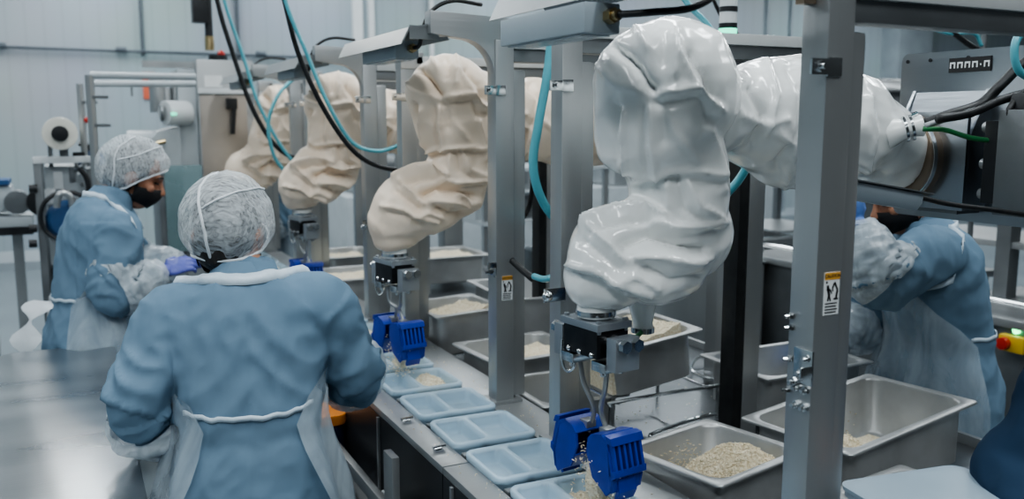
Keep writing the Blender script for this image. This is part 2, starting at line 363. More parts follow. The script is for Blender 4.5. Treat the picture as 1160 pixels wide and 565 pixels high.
for k, (ya, yb) in enumerate(bays):
    t = thing('robot_bay_frame', '%s stainless tube frame %s' % (ordn[k], ['in the right foreground with the white robot inside', 'with caution sign, around the first cream robot', 'around the second cream robot', 'around the last cream robot by the machine cabinet'][k]), 'machine frame', (1.42,(ya+yb)/2,0), group='robot bay frames')
    zt = 1.975 if k else 2.2
    for y in (ya, yb):
        z1 = zt if y == ya else 1.975
        post(BX, y, .92, z1, t); post(FX if (k > 1 or y == yb) else 1.975, y, 0, 1.908, t)
        zb = 1.915 if k or y == yb else 1.908
        cb = MB().box((BX+H,y-H+.006,zb), (2.02 if y == ya else 1.98,y+H,zb+.036)).build('crossbeam', M['steel_dark'], t, bevel=.003)  # darker steel puts the shade of the beam's front face into its colour
        MB().box((BX+H,y-H-.004,zb+.0365), (2.03 if y == ya else 1.99,y+H+.004,zb+.066)).build('cover_strip', M['white_steel'], cb, bevel=.003)
        MB().box((BX-.05,y-.045,.9205), (BX+.05,y+.045,.928)).build('foot_plate', M['steel'], t, bevel=.002)
        MB().box((BX+H+.004,y-.012,.93), (BX+H+.046,y+.012,1.895)).build('door_strip', M['steel'], t, bevel=.01)
    if k:
        MB().box((BX-H-.001,yb-H-.004,1.935), (BX+H+.03,yb+H+.004,1.995)).build('end_cap', M['steel_h'], t, bevel=.005)
        # cantilever bracket towards the worker, with a curved gusset under it
        y = ya
        arc = [(BX-H-.10+.10*sin(a), 1.895+.10*cos(a)-.02) for a in [j*pi/16 for j in range(9)]]
        pl = [(BX+H,2.035),(.90,2.045),(.90,1.985),(BX-H-.10,1.975)] + arc + [(BX-H,1.80),(BX-H+.004,1.80),(BX+H,1.976)]
        pl = [(BX+H,2.035),(.90,2.045),(.90,1.985)] + arc + [(BX-H+.001,1.976),(BX+H,1.976)]
        MB().prism([(x,y-.022,z) for x, z in pl], (0,.044,0)).build('cantilever_arm', M['steel_h'], t, bevel=.003)
    else:
        MB().box((BX-.2,ya-.02,2.14), (BX+.6,ya+.02,2.2)).build('crossbeam', M['steel_h'], t)
        MB().box((.90,ya-.022,2.03), (BX-H,ya+.022,2.085)).build('cantilever_arm', M['steel_h'], t, bevel=.003)
        MB().box((BX-.055,1.105,1.935), (BX-H-.001,1.125,2.02)).build('bracket', M['copper'], t)
    hz = 2.0 + (.0 if not k else 0)
    hx = 0 if k else -.022
    hy0, hy1 = ya, ya + .62
    sec = [(q+hx,r+hz) for q, r in ((.822,-.045),(.845,.000),(.935,.018),(.965,-.03),(.961,-.03),(.933,.013),(.848,-.006),(.826,-.045))]
    hd = MB().prism([(x,hy0,z) for x, z in sec], (0,hy1-hy0,0)); hd.box((.848+hx,hy0+.002,hz-.03), (.933+hx,hy0+.006,hz+.006))
    hd.build('sheet_hood', M['hood'], t)
    # upper hinge tab and lower bracket
    for y, sgn in ((ya, 1), (yb, 1)):
        for z in ((1.835,) if k != 0 or y == yb else (1.835,)):
            b = MB().box((BX-H-.001,y-H-.004,z-.015), (BX-H+.03,y-H,z+.015)); b.box((BX-H-.035,y-H-.004,z-.013), (BX-H,y-H+.002,z+.013))
            b = b.build('hinge_tab', M['chrome'], t, bevel=.002); bolt((BX-H-.02,y-H-.004,z), (0,-1,0), .009, b)
    b = MB().box((BX-H-.004,ya-H-.004,1.30 if k else 1.31), (BX-H,ya+.01,1.34 if k else 1.37)); b.box((BX-H-.028,ya-H-.004,1.325), (BX-H,ya-H,1.345))
    b = b.build('latch_bracket', M['chrome'], t, bevel=.0015)
    for dy, z in ((-.012,1.335),(.004,1.315)): bolt((BX-H-.004,ya+dy,z-.005), (-1,0,0), .008, b)
    if k == 0:
        for dy, z in ((-.02,1.355),(0,1.30),(-.02,1.30),(0,1.27),(-.02,1.27)): bolt((BX-H,ya+dy,z), (-1,0,0), .007, b)
        for z in (1.42,1.40,1.345,1.29): bolt((BX-H,ya+.02,z), (-.9,.4,0), .006, b)
    if k < 2: sticker((BX+.006,ya-H,1.465 if k == 0 else 1.266), t)
    if k < 3:
        # guard door handle by the far post: flat lever with round knob
        h = MB().box((BX-H-.05,yb-H-.006,1.30), (BX-H+.012,yb-H-.001,1.335)).build('door_latch', M['chrome'], t, bevel=.002)
        MB().ball((BX-H-.045,yb-H-.014,1.318), .014).build('knob', M['chrome'], h)
    # black cable trunk on the far post
    if k < 3: MB().box((FX-H-.035,yb-.03,.0), (FX-H-.001,yb+.03,1.90)).build('cable_trunk', M['rubber'], t, bevel=.006)
# light boxes under the hoods
LB = [(1.30,1.922,.75),(2.48,1.955,.82),(3.76,1.955,.82),(5.08,1.955,.82)]
for k, (y, z, x) in enumerate(LB):
    x = .89 if k else .81
    t = thing('light_box', 'blue grey enamel box with brass cable gland under the %s hood' % ordn[k], 'light fixture', (x,y,z-.03), group='boxes with cable glands under the hoods')
    MB().box((x-.035,y,z-.028), (x+.035,y+.32,z+.022)).build('housing', M['greybox'], t, bevel=.004)
    MB().box((x-.028,y+.02,z-.031), (x+.028,y+.30,z-.0285)).build('lens', M['clear'], t)
    MB().cyl((x+.012,y,z),(x+.012,y-.02,z),.013,6).cyl((x+.012,y-.02,z),(x+.012,y-.032,z),.009,12).build('cable_gland', M['brass'], t)
def cable(name, label, cat, pts, r, m, group=None, n=8, seg=10):
    return tag(MB().tube(spline(pts, n), r, seg).build(name, M[m], None, ang=180), label, cat, group)
def lbp(k): y, z, x = LB[k]; return V((.902 if k else .822, y-.03, z))
for k in range(4):
    q = lbp(k)
    if k == 0: pts = [q, q+V((.03,-.05,0)), q+V((.10,-.07,.01)), q+V((.17,-.05,.05)), q+V((.22,0,.13))]
    else: pts = [q, q+V((0,-.04,.005)), q+V((.0,-.07,.05)), q+V((.03,-.07,.10)), q+V((.10,-.05,.13)), q+V((.2,-.02,.128))]
    cable('power_cable', 'thin black cable from gland of the %s light box' % ordn[k], 'cable', pts, .006, 'rubber', 'light box cables')
# grey box below the white robot's shoulder
a, b = ony(958,213,1.32), ony(1032,226,1.32)
t = thing('light_box', 'blue grey angled light box below shoulder of the white robot', 'light fixture', tuple(a))
d = (b-a).normalized(); n = V((0,1,0)); u = n.cross(d).normalized(); u = u if u.z > 0 else -u
sec = [(-.03,.014),(.03,.014),(.03,-.006),(.012,-.022),(-.02,-.022),(-.03,-.006)]
MB().prism([a + n*q[0] + u*q[1] for q in sec], (b-a)).build('housing', M['greybox'], t, bevel=.003)
MB().prism([a - d*.01 + n*q[0]*1.3 + u*(q[1]*.1+.017) for q in sec], (b-a)+d*.03).build('top_plate', M['steel_dark'], t)
g = b + d*.002 + u*.008
MB().cyl(g, g+d*.014, .014, 6).cyl(g+d*.014, g+d*.024, .009, 12).build('cable_gland', M['brass'], t)
cable('power_cable', 'thin black cable running right from gland below white robot', 'cable', [g+d*.02, ony(1075,231,1.30), ony(1120,237,1.27), ony(1160,243,1.25), ony(1230,252,1.22)], .0055, 'rubber')

# ------------------------------------------------------------------ trays
def tray_mesh():
    hx, hy, zr, dep, nx, ny = .118, .104, .046, .041, 66, 58
    def sd(x, y, cx, cy, a, b, r):
        qx, qy = abs(x-cx)-a+r, abs(y-cy)-b+r
        return sqrt(max(qx,0)**2 + max(qy,0)**2) + min(max(qx,qy),0) - r
    vs = []; fs = []
    for j in range(ny+1):
        for i in range(nx+1):
            u, v = i/nx*2-1, j/ny*2-1
            x, y = u*hx, v*hy
            # round the outer corners
            r = .026; ax, ay = abs(x)-(hx-r), abs(y)-(hy-r)
            if ax > 0 and ay > 0:
                m = max(ax, ay); L = sqrt(ax*ax+ay*ay); s = m/L; x = math.copysign(hx-r+ax*s, x); y = math.copysign(hy-r+ay*s, y)
            d = min(sd(x,y,-.064,0,.043,.089,.022), sd(x,y,.049,0,.058,.089,.022))
            w = min(1, max(0, (.001-d)/.012)); w = w*w*(3-2*w)
            out = sd(x,y,0,0,hx,hy,.026)
            z = zr - dep*w - (.004 if out > -.003 else 0)
            if w > .97: z += .006*exp(-((x+.064)**2+y*y)/.00010) + .006*exp(-((x-.049)**2+y*y)/.00012)
            vs.append((x,y,z)); fs += []
    for j in range(ny):
        for i in range(nx):
            a = j*(nx+1)+i; fs.append((a,a+1,a+nx+2,a+nx+1))
    mb = MB(); mb.add(vs, fs)
    # skirt and underside
    edge = [i for i in range(nx+1)] + [j*(nx+1)+nx for j in range(1,ny+1)] + [ny*(nx+1)+i for i in range(nx-1,-1,-1)] + [j*(nx+1) for j in range(ny-1,0,-1)]
    n = len(edge); b = len(mb.v)
    for sc_, z in ((.99,.028),(.93,.027),(.86,.0)):
        for e in edge: q = mb.v[e]; mb.v.append(V((q.x*sc_, q.y*sc_, z)))
    prev = edge
    for k in range(3):
        cur = list(range(b+k*n, b+(k+1)*n))
        for i in range(n): mb.f.append([prev[i], cur[i], cur[(i+1)%n], prev[(i+1)%n]])
        prev = cur
    return mb.mesh('food_tray')
tm = tray_mesh(); tm.shade_smooth(); tm.materials.append(M['tray'])
def grains(mb, pos_fn, n, L=.0075, r=.0013, rnd=random):
    for _ in range(n):
        p, nr = pos_fn()
        a = V((rnd.gauss(0,1), rnd.gauss(0,1), rnd.gauss(0,.45))).normalized(); b = a.orthogonal().normalized(); c = a.cross(b)
        l = L*rnd.uniform(.7,1.2)/2; e = len(mb.v)
        mid = [p + b*r*cos(k*2*pi/3) + c*r*sin(k*2*pi/3) for k in range(3)]
        mb.v += [p - a*l] + mid + [p + a*l]
        mb.f += [[e,e+2,e+1],[e,e+3,e+2],[e,e+1,e+3],[e+4,e+1,e+2],[e+4,e+2,e+3],[e+4,e+3,e+1]]
def heap(name, label, c, hx, hy, hfun, rot=0, tilt=0, n=28, ng=900, group=None, L=.0075, z0=0, cl_=.009):
    m = Matrix.Translation(V(c)) @ Matrix.Rotation(rot,4,'Z') @ Matrix.Rotation(tilt,4,'Y')
    mb = MB(); vs = []; fs = []
    for j in range(n+1):
        for i in range(n+1):
            x, y = (i/n*2-1)*hx, (j/n*2-1)*hy
            z = max(z0, hfun(i/n*2-1, j/n*2-1) + .006*noise.noise(V((x*60,y*60,c[1]*7))) + cl_*noise.noise(V((x*22,y*22,c[0]*9))))
            vs.append(m @ V((x,y,z)))
    for j in range(n):
        for i in range(n): a = j*(n+1)+i; fs.append((a,a+1,a+n+2,a+n+1))
    b = (n+1)*(n+1)
    vs += [m @ V((sx*hx, sy*hy, z0-.002)) for sx, sy in ((-1,-1),(1,-1),(1,1),(-1,1))]
    row = lambda j: [j*(n+1)+i for i in range(n+1)]
    cl = lambda i: [j*(n+1)+i for j in range(n+1)]
    fs += [row(0)[::-1]+[b,b+1], row(n)+[b+2,b+3], cl(0)+[b+3,b], cl(n)[::-1]+[b+1,b+2], [b,b+1,b+2,b+3]]
    mb.add(vs, fs)
    def pf():
        while True:
            u, v = random.uniform(-.97,.97), random.uniform(-.97,.97); h = hfun(u,v)
            if h > z0+.004 or random.random() < .12: break
        x, y = u*hx, v*hy
        return m @ V((x,y,max(z0,h)+.003+.006*noise.noise(V((x*60,y*60,c[1]*7)))+cl_*noise.noise(V((x*22,y*22,c[0]*9))))), None
    grains(mb, pf, ng, L, .0013 if L < .009 else .0021)
    return tag(mb.build(name, M['rice'], None, ang=60), label, 'rice', group, 'stuff')
TY = [1.612 + .247*k for k in range(-1, 17)]
TL = {-1:'empty pale blue two-compartment tray nearest the camera, cut by frame edge', 0:'pale blue tray directly under the white robot\'s blue scoop', 1:'first empty pale blue tray beyond the white robot\'s scoop', 2:'second empty pale blue tray beyond the white robot\'s scoop', 3:'third empty pale blue tray beyond the white robot\'s scoop', 4:'pale blue tray with rice, next after the empty trays', 5:'pale blue tray under the second blue scoop'}
for k, y in enumerate(TY):
    i = k-1
    if 8 < i < 13 and i != 12 and False: continue
    o = link(bpy.data.objects.new('food_tray', tm)); o.location = (.951, y+.0, .8865+.006); o.rotation_euler = (0,0,random.uniform(-.02,.02))
    lab = TL.get(i) or ('pale blue rice tray number %s past the second blue scoop' % ['one','two','three','four','five','six','seven','eight','nine','ten','eleven','twelve'][i-6])
    tag(o, lab, 'tray', 'pale blue trays on the conveyor')
    if i >= 4 or i == 0:
        mound = (lambda u, v: .042*max(0,1-(u*u+v*v)**1.2)) if i else (lambda u, v: .03*max(0,1-(u*u*1.3+v*v*2)))
        heap('rice_portion', 'portion of cooked rice in %s' % (['tray under the white robot\'s scoop', None, None, None, 'the tray next after the empty trays', 'tray under the second blue scoop'][i] if i < 6 else 'pale blue tray number %s past the second blue scoop' % ['one','two','three','four','five','six','seven','eight','nine','ten','eleven','twelve'][i-6]),
             (.993, y, .8865+.0145), .055, .076, mound, 0, 0, 18, 380 if i < 6 else 120, 'rice portions in the trays')

# ------------------------------------------------------------------ steel deck and pans
DZ = .80
t = thing('pan_deck', 'wet stainless deck behind the conveyor carrying the rice pans', 'counter', (1.8,3.2,0))
MB().box((1.21,.7,DZ-.03), (2.34,5.6,DZ)).build('deck_plate', M['deck'], t, bevel=.004)
MB().box((2.33,.7,DZ), (2.345,5.6,DZ+.03)).build('raised_edge', M['steel'], t)
for x in (1.28, 2.28):
    for y in (.9, 2.2, 3.5, 5.3): MB().box((x-.022,y-.022,0), (x+.022,y+.022,DZ-.031)).build('leg', M['steel'], t)
def handle(pts): MB().tube(spline([V(p) for p in pts], 6), .006, 10).build('wire_handle', M['chrome'], t)
def P8(a, b, z=.83): return onz(a, b, z)
p, q = P8(738,494), P8(806,470)
handle([(p.x,p.y,DZ), (p.x+.005,p.y+.01,DZ+.02), (p.x+.03,p.y+.02,DZ+.032), (q.x,q.y,DZ+.032), (q.x+.03,q.y,DZ)])
p, q = P8(785,412), P8(812,432)
handle([P8(850,398), P8(800,402), P8(784,413), P8(790,424), P8(830,434), P8(868,440), P8(884,452)])
# loose grains on the deck
gm = MB(); grains(gm, lambda: (V((random.uniform(1.26,2.1), random.uniform(1.0,2.7), DZ+.002)), None), 420)
tag(gm.build('loose_rice', M['rice'], None, ang=60), 'loose rice grains scattered over the wet steel deck', 'rice', None, 'stuff')
gm = MB(); grains(gm, lambda: (V((random.choice((random.uniform(1.075,1.17), random.uniform(1.1,1.165), random.uniform(.78,.83))), random.uniform(1.1,3.4), .922)), None), 260)
tag(gm.build('loose_rice', M['rice'], None, ang=60), 'loose rice grains spilled along the conveyor rails', 'rice', None, 'stuff')
def pan(label, c, hx, hy, dep=.15, rot=0, tilt=0):
    c = V(c)
    t = thing('steel_food_pan', label, 'food pan', tuple(c - V((0,0,dep))), 0, 'steel rice pans')
    m = Matrix.Translation(c) @ Matrix.Rotation(rot,4,'Z') @ Matrix.Rotation(tilt,4,'Y')
    R = lambda a, z, r: [m @ p for p in rrect(hx+a, hy+a, r, z, 6)]
    body = [R(-.030,-dep,.035), R(-.024,-dep+.004,.04), R(-.020,-.012,.045), R(-.020,-.003,.045), R(-.001,-.006,.012), R(0,-.0005,.010), R(-.002,.0012,.012), R(-.012,.0015,.04), R(-.0195,.0002,.045), R(-.0225,-.006,.045), R(-.0265,-dep+.012,.045), R(-.036,-dep+.003,.04)]
    MB().rings(body).build('pan_body', M['pan'], t, ang=50)
    # rolled rim as a part of its own
    rim = [R(-.003,.0015,.012), R(.0005,.001,.012), R(.0025,-.002,.012), R(.001,-.0065,.012), R(-.002,-.0065,.012), R(-.002,-.001,.012)]
    MB().rings(rim + [rim[0]], False).build('rim', M['pan'], t, ang=60)
    return m
def pile(u, v): return max(0, .115*(1-.5*u*u)*(.45+.55*u-.20*v) * (1-.25*v*v)) if u > -.8 else 0
pan('steel pan with heaped rice just behind the white robot\'s scoop', (1.353,1.638,.965), .166, .15, .15, radians(13), 0)
heap('rice_heap', 'mound of cooked rice in the pan beside the white robot\'s scoop', (1.353,1.638,.820), .128, .112, lambda u, v: max(.0, .165*exp(-((u-.45)**2*.5+(v+.35)**2*.45)) - .020), radians(13), 0, 46, 4800, L=.0105, cl_=.020)
pan('large nearly empty steel pan with rice stuck inside, right of foreground post', (1.86,1.655,.985), .285, .165, .17, radians(9), -radians(2.5))
mB = Matrix.Translation((1.86,1.655,.985)) @ Matrix.Rotation(radians(9),4,'Z')
heap('rice_heap', 'rice remains in bottom of the large pan right of the foreground post', (1.86,1.655,.822), .235, .12, lambda u, v: max(0, .12*exp(-((u+.30)**2*2.6+(v-.35)**2*1.0)) - .018), radians(9), -radians(2.5), 34, 1500, L=.010, cl_=.018)
gm = MB()
def wallg():
    u = random.gauss(-.03,.09); h = random.betavariate(1.3,3)*.13
    return mB @ V((u, .1365, -.155+h)), None
grains(gm, wallg, 260, .011, .0017)
mA = Matrix.Translation((1.353,1.638,.965)) @ Matrix.Rotation(radians(13),4,'Z')
gm2 = MB(); grains(gm2, lambda: (mA @ V((random.gauss(.02,.05), .1225, -.125 + random.betavariate(1.4,2.6)*.11)), None), 200, .010, .0016)
tag(gm2.build('stuck_rice', M['rice'], None, ang=60), 'rice grains stuck to back wall of pan beside the blue scoop', 'rice', None, 'stuff')
tag(gm.build('stuck_rice', M['rice'], None, ang=60), 'rice grains stuck to back wall of the large right pan', 'rice', None, 'stuff')
pan('raised steel pan full of rice behind the white robot\'s gripper', (1.55,2.33,1.095), .17, .18, .15, 0, -radians(7))
heap('rice_heap', 'rice filling the raised pan behind the white robot\'s gripper', (1.55,2.33,.952), .132, .142, lambda u, v: .128+.02*u-.015*v+.02*(1-u*u)*(1-v*v), 0, -radians(7), 24, 1300)
pan('empty steel pan beside the right worker\'s apron', (2.08,2.17,.975), .225, .165, .15, 0, 0)
pan('steel pan with brownish rice behind the nearest frame post pair', (1.40,2.77,.955), .19, .16, .15, radians(4), 0)
heap('rice_heap', 'rice in the pan behind the nearest frame post pair', (1.40,2.77,.812), .152, .122, lambda u, v: .085+.03*u, radians(4), 0, 20, 700)
pan('steel pan of rice just right of the second blue scoop', (1.33,3.21,1.03), .15, .16, .16, radians(3), -radians(2))
heap('rice_heap', 'rice in the pan just right of the second blue scoop', (1.33,3.21,.88), .11, .12, lambda u, v: .13+.015*u-.01*v, radians(3), -radians(2), 20, 600)
pan('wide empty steel pan behind post with the small caution sign', (1.78,3.28,1.06), .27, .24, .16, radians(-4), 0)
pan('far steel pan of rice left of the fourth post', (1.25,4.3,1.0), .16, .20, .15, 0, 0)
heap('rice_heap', 'rice in the far pan left of the fourth post', (1.25,4.3,.855), .12, .16, lambda u, v: .12, 0, 0, 16, 250)
pan('far steel pan of rice seen between the middle posts', (1.85,4.75,1.0), .26, .20, .15, 0, 0)
heap('rice_heap', 'rice in the far pan seen between the middle posts', (1.85,4.75,.855), .22, .16, lambda u, v: .125, 0, 0, 16, 250)
pan('farthest steel pan of rice beside the third robot', (1.40,5.0,1.0), .15, .20, .15, 0, 0)
heap('rice_heap', 'rice in the farthest pan beside the third robot', (1.40,5.0,.855), .11, .16, lambda u, v: .12, 0, 0, 16, 200)
# wire racks lifting some pans
def rack(label, x0, x1, y0, y1, z):
    t = thing('pan_rack', label, 'rack', ((x0+x1)/2,(y0+y1)/2,DZ), group='wire pan racks')
    for y in (y0, y1):
        MB().tube(spline([(x0,y,DZ),(x0,y,z-.02),(x0+.02,y,z-.006),(x1-.02,y,z-.006),(x1,y,z-.02),(x1,y,DZ)], 5), .006, 8).build('rail', M['chrome'], t)
    for x in (x0+.03, x1-.03): MB().cyl((x,y0,z-.012), (x,y1,z-.012), .005, 8).build('cross_rod', M['chrome'], t)
pan('steel bin standing on the deck beneath the raised rice pan', (1.345,2.37,.925), .15, .165, .12, 0, 0)
rack('chrome rack under the raised rice pan behind the white gripper', 1.40, 1.80, 2.17, 2.49, .925)
rack('chrome rack under the pan right of second blue scoop', 1.22, 1.45, 3.1, 3.33, .865)
rack('chrome rack under the wide empty pan', 1.6, 2.02, 3.12, 3.45, .90)
rack('chrome rack under the far left pan', 1.16, 1.36, 4.18, 4.42, .848) if False else None
# translucent bin, right foreground
t = thing('plastic_bin', 'blurred translucent white plastic bin in right foreground', 'bin', (1.50,1.09,.80))
c = V((1.44,1.09,1.04)); m = Matrix.Translation(c) @ Matrix.Rotation(radians(-8),4,'Z')
R = lambda a, z, r: [m @ p for p in rrect(.145+a, .10+a, r, z, 6)]
MB().rings([R(-.03,-.14,.03),R(-.012,-.012,.04),R(0,-.01,.03),R(0,0,.03),R(-.012,.001,.03),R(-.016,-.004,.03)], True).build('bin_body', M['bin'], t, ang=50)
MB().rings([R(.003,.002,.03),R(.004,.010,.03),R(-.02,.014,.03)], True).build('lid', M['bin'], t, ang=50)
MB().box((1.34,1.02,DZ),(1.54,1.16,.90)).build('stand', M['steel'], t)
pan('front steel pan half hidden behind the foreground post', (1.62,1.29,.93), .15, .12, .12, radians(8), 0)
# ------------------------------------------------------------------ robots under loose vinyl covers
def crumple(seed, a1=.020, s1=7, a2=.005, s2=15):
    o1 = V((seed*3.1, seed*1.7, seed*.9))
    def fn(p, n):
        w = noise.noise_vector(p*5 + o1)*.035
        q = p + w
        d1 = noise.voronoi(q*s1 + o1)[0][0]
        q2 = V((q.x, q.y, q.z*.6))
        d2 = noise.voronoi(q2*s2 + o1*2)[0][0]
        r = 1 - abs(noise.noise(V((q.x*6+q.z*3, q.y*6, q.z*7-q.x*3)) + o1*1.3))*2.2
        return a1*(d1*d1 - .30) + a2*(d2*d2 - .30) + .010*noise.noise(p*4 + o1) + .005*max(-.6, r)
    return fn
def densify(ch, k=5):
    pts = [V((*p, r)) if False else (V(p), r) for p, r in ch]
    sp = spline([p for p, _ in pts], k); rs = []
    for i in range(len(pts)-1):
        for j in range(k):
            t = j/k; t = t*t*(3-2*t); rs.append(pts[i][1]*(1-t) + pts[i+1][1]*t)
    rs.append(pts[-1][1]); return sp, rs
# folds of the first cover, as lines on its front (ridge > 0, valley < 0; width), reused scaled on the others
FOLDS = [([(690,48),(717,70),(733,95),(742,104)],-.024,9),([(742,106),(766,103),(795,99),(817,124)],.016,6),([(740,118),(768,116),(798,112),(806,140)],-.010,6),([(738,122),(738,166),(743,200)],.011,5),([(729,122),(729,170),(733,196)],-.008,5),
([(709,128),(705,160),(708,196)],.012,6),([(697,120),(694,150),(700,180)],-.016,8),([(766,34),(768,60),(766,82)],.011,7),([(754,40),(752,70)],-.010,8),([(786,56),(806,84),(812,110)],-.016,9),([(720,30),(735,55)],.009,7),([(683,75),(700,95),(728,104)],.010,6),
([(752,113),(764,150),(790,182)],.006,5),([(806,146),(813,180),(818,215)],.010,6),([(756,125),(752,160)],-.006,5),([(772,60),(790,92)],.008,5),
([(658,252),(699,236),(735,233),(752,243)],.016,6),([(668,262),(702,249),(735,246)],-.013,7),([(708,277),(735,262),(768,276),(800,284)],-.026,12),([(722,291),(757,292),(786,298),(806,290)],.015,6),([(636,299),(672,306),(703,321),(735,328)],.011,4),([(645,309),(676,318),(704,332)],-.009,6),
([(668,258),(690,275),(708,294)],.013,5),([(660,272),(684,291),(700,306)],-.011,6),([(740,250),(766,259),(800,257),(822,252)],.012,5),([(742,262),(772,268),(812,262)],-.010,6),([(718,212),(745,205),(785,203),(815,208)],-.009,6),([(716,203),(748,196),(790,195),(812,199)],.010,4),
([(755,208),(757,232)],.010,5),([(768,206),(774,235),(800,250)],-.010,7),([(780,205),(792,235),(816,246)],.009,5),([(735,305),(760,318),(790,312)],-.014,9),([(690,320),(720,312),(745,322)],.010,6),
([(868,72),(878,110),(866,150)],.012,6),([(850,100),(862,130),(850,165)],-.012,8),([(890,66),(915,105),(905,150),(880,190)],-.014,9),([(880,150),(900,165),(890,210)],.012,6),([(948,80),(958,120),(948,160)],.012,6),([(965,95),(972,130),(960,185)],-.013,8),([(985,110),(990,150),(975,195)],.011,5),([(925,150),(950,175),(985,190)],.010,6),([(835,128),(862,140),(892,135)],.009,5),([(940,205),(965,195),(1000,196)],-.009,6)]
def pxof(p):
    d = p - V((0,0,CH)); z = d.dot(_fw); return 580 + CF*d.dot(_rt)/z, 282.5 - CF*d.dot(_up)/z
def folds(el, s, amp=1.):
    segs = []
    for pl, a, w in FOLDS:
        for (x0,y0),(x1,y1) in zip(pl, pl[1:]): segs.append((x0,y0,x1-x0,y1-y0,a,w))
    groups = {}
    def fn(p, n):
        v = (V((0,0,CH)) - p).normalized(); f = n.dot(v)
        if f < .02: return 0.
        f = min(1, (f-.02)/.3)
        x, y = pxof(p); x = 755 + (x-el[0])/s; y = 102 + (y-el[1])/s; d = 0
        best = {}
        for k, (pl, a, w) in enumerate(FOLDS):
            m = 1e9
            for (x0,y0),(x1,y1) in zip(pl, pl[1:]):
                dx, dy = x1-x0, y1-y0; t = max(0, min(1, ((x-x0)*dx+(y-y0)*dy)/(dx*dx+dy*dy)))
                m = min(m, (x-x0-t*dx)**2 + (y-y0-t*dy)**2)
            if m < (4*w)**2: d += 1.4*a*exp(-sqrt(m)/(w*.7))
        return d*f*amp
    return fn
def cover(chains, seed, m, parent, fn, fold, voxel=.0065):
    mb = MB()
    for ch in chains:
        sp, rs = densify(ch); mb.tube(sp, rs, 22, round_ends=False)
        for p, r in ch[:1]: mb.ball(p, r, None, 20, 14)
    me = remesh(mb, voxel, 6)
    displace(me, lambda p, n: fn(p, n) + fold(p, n))
    bm = bmesh.new(); bm.from_mesh(me)
    for _ in range(1): bmesh.ops.smooth_vert(bm, verts=bm.verts, factor=.25, use_axis_x=True, use_axis_y=True, use_axis_z=True)
    bm.to_mesh(me); bm.free()
    return finish(me, 'vinyl_cover', m, parent, 180)
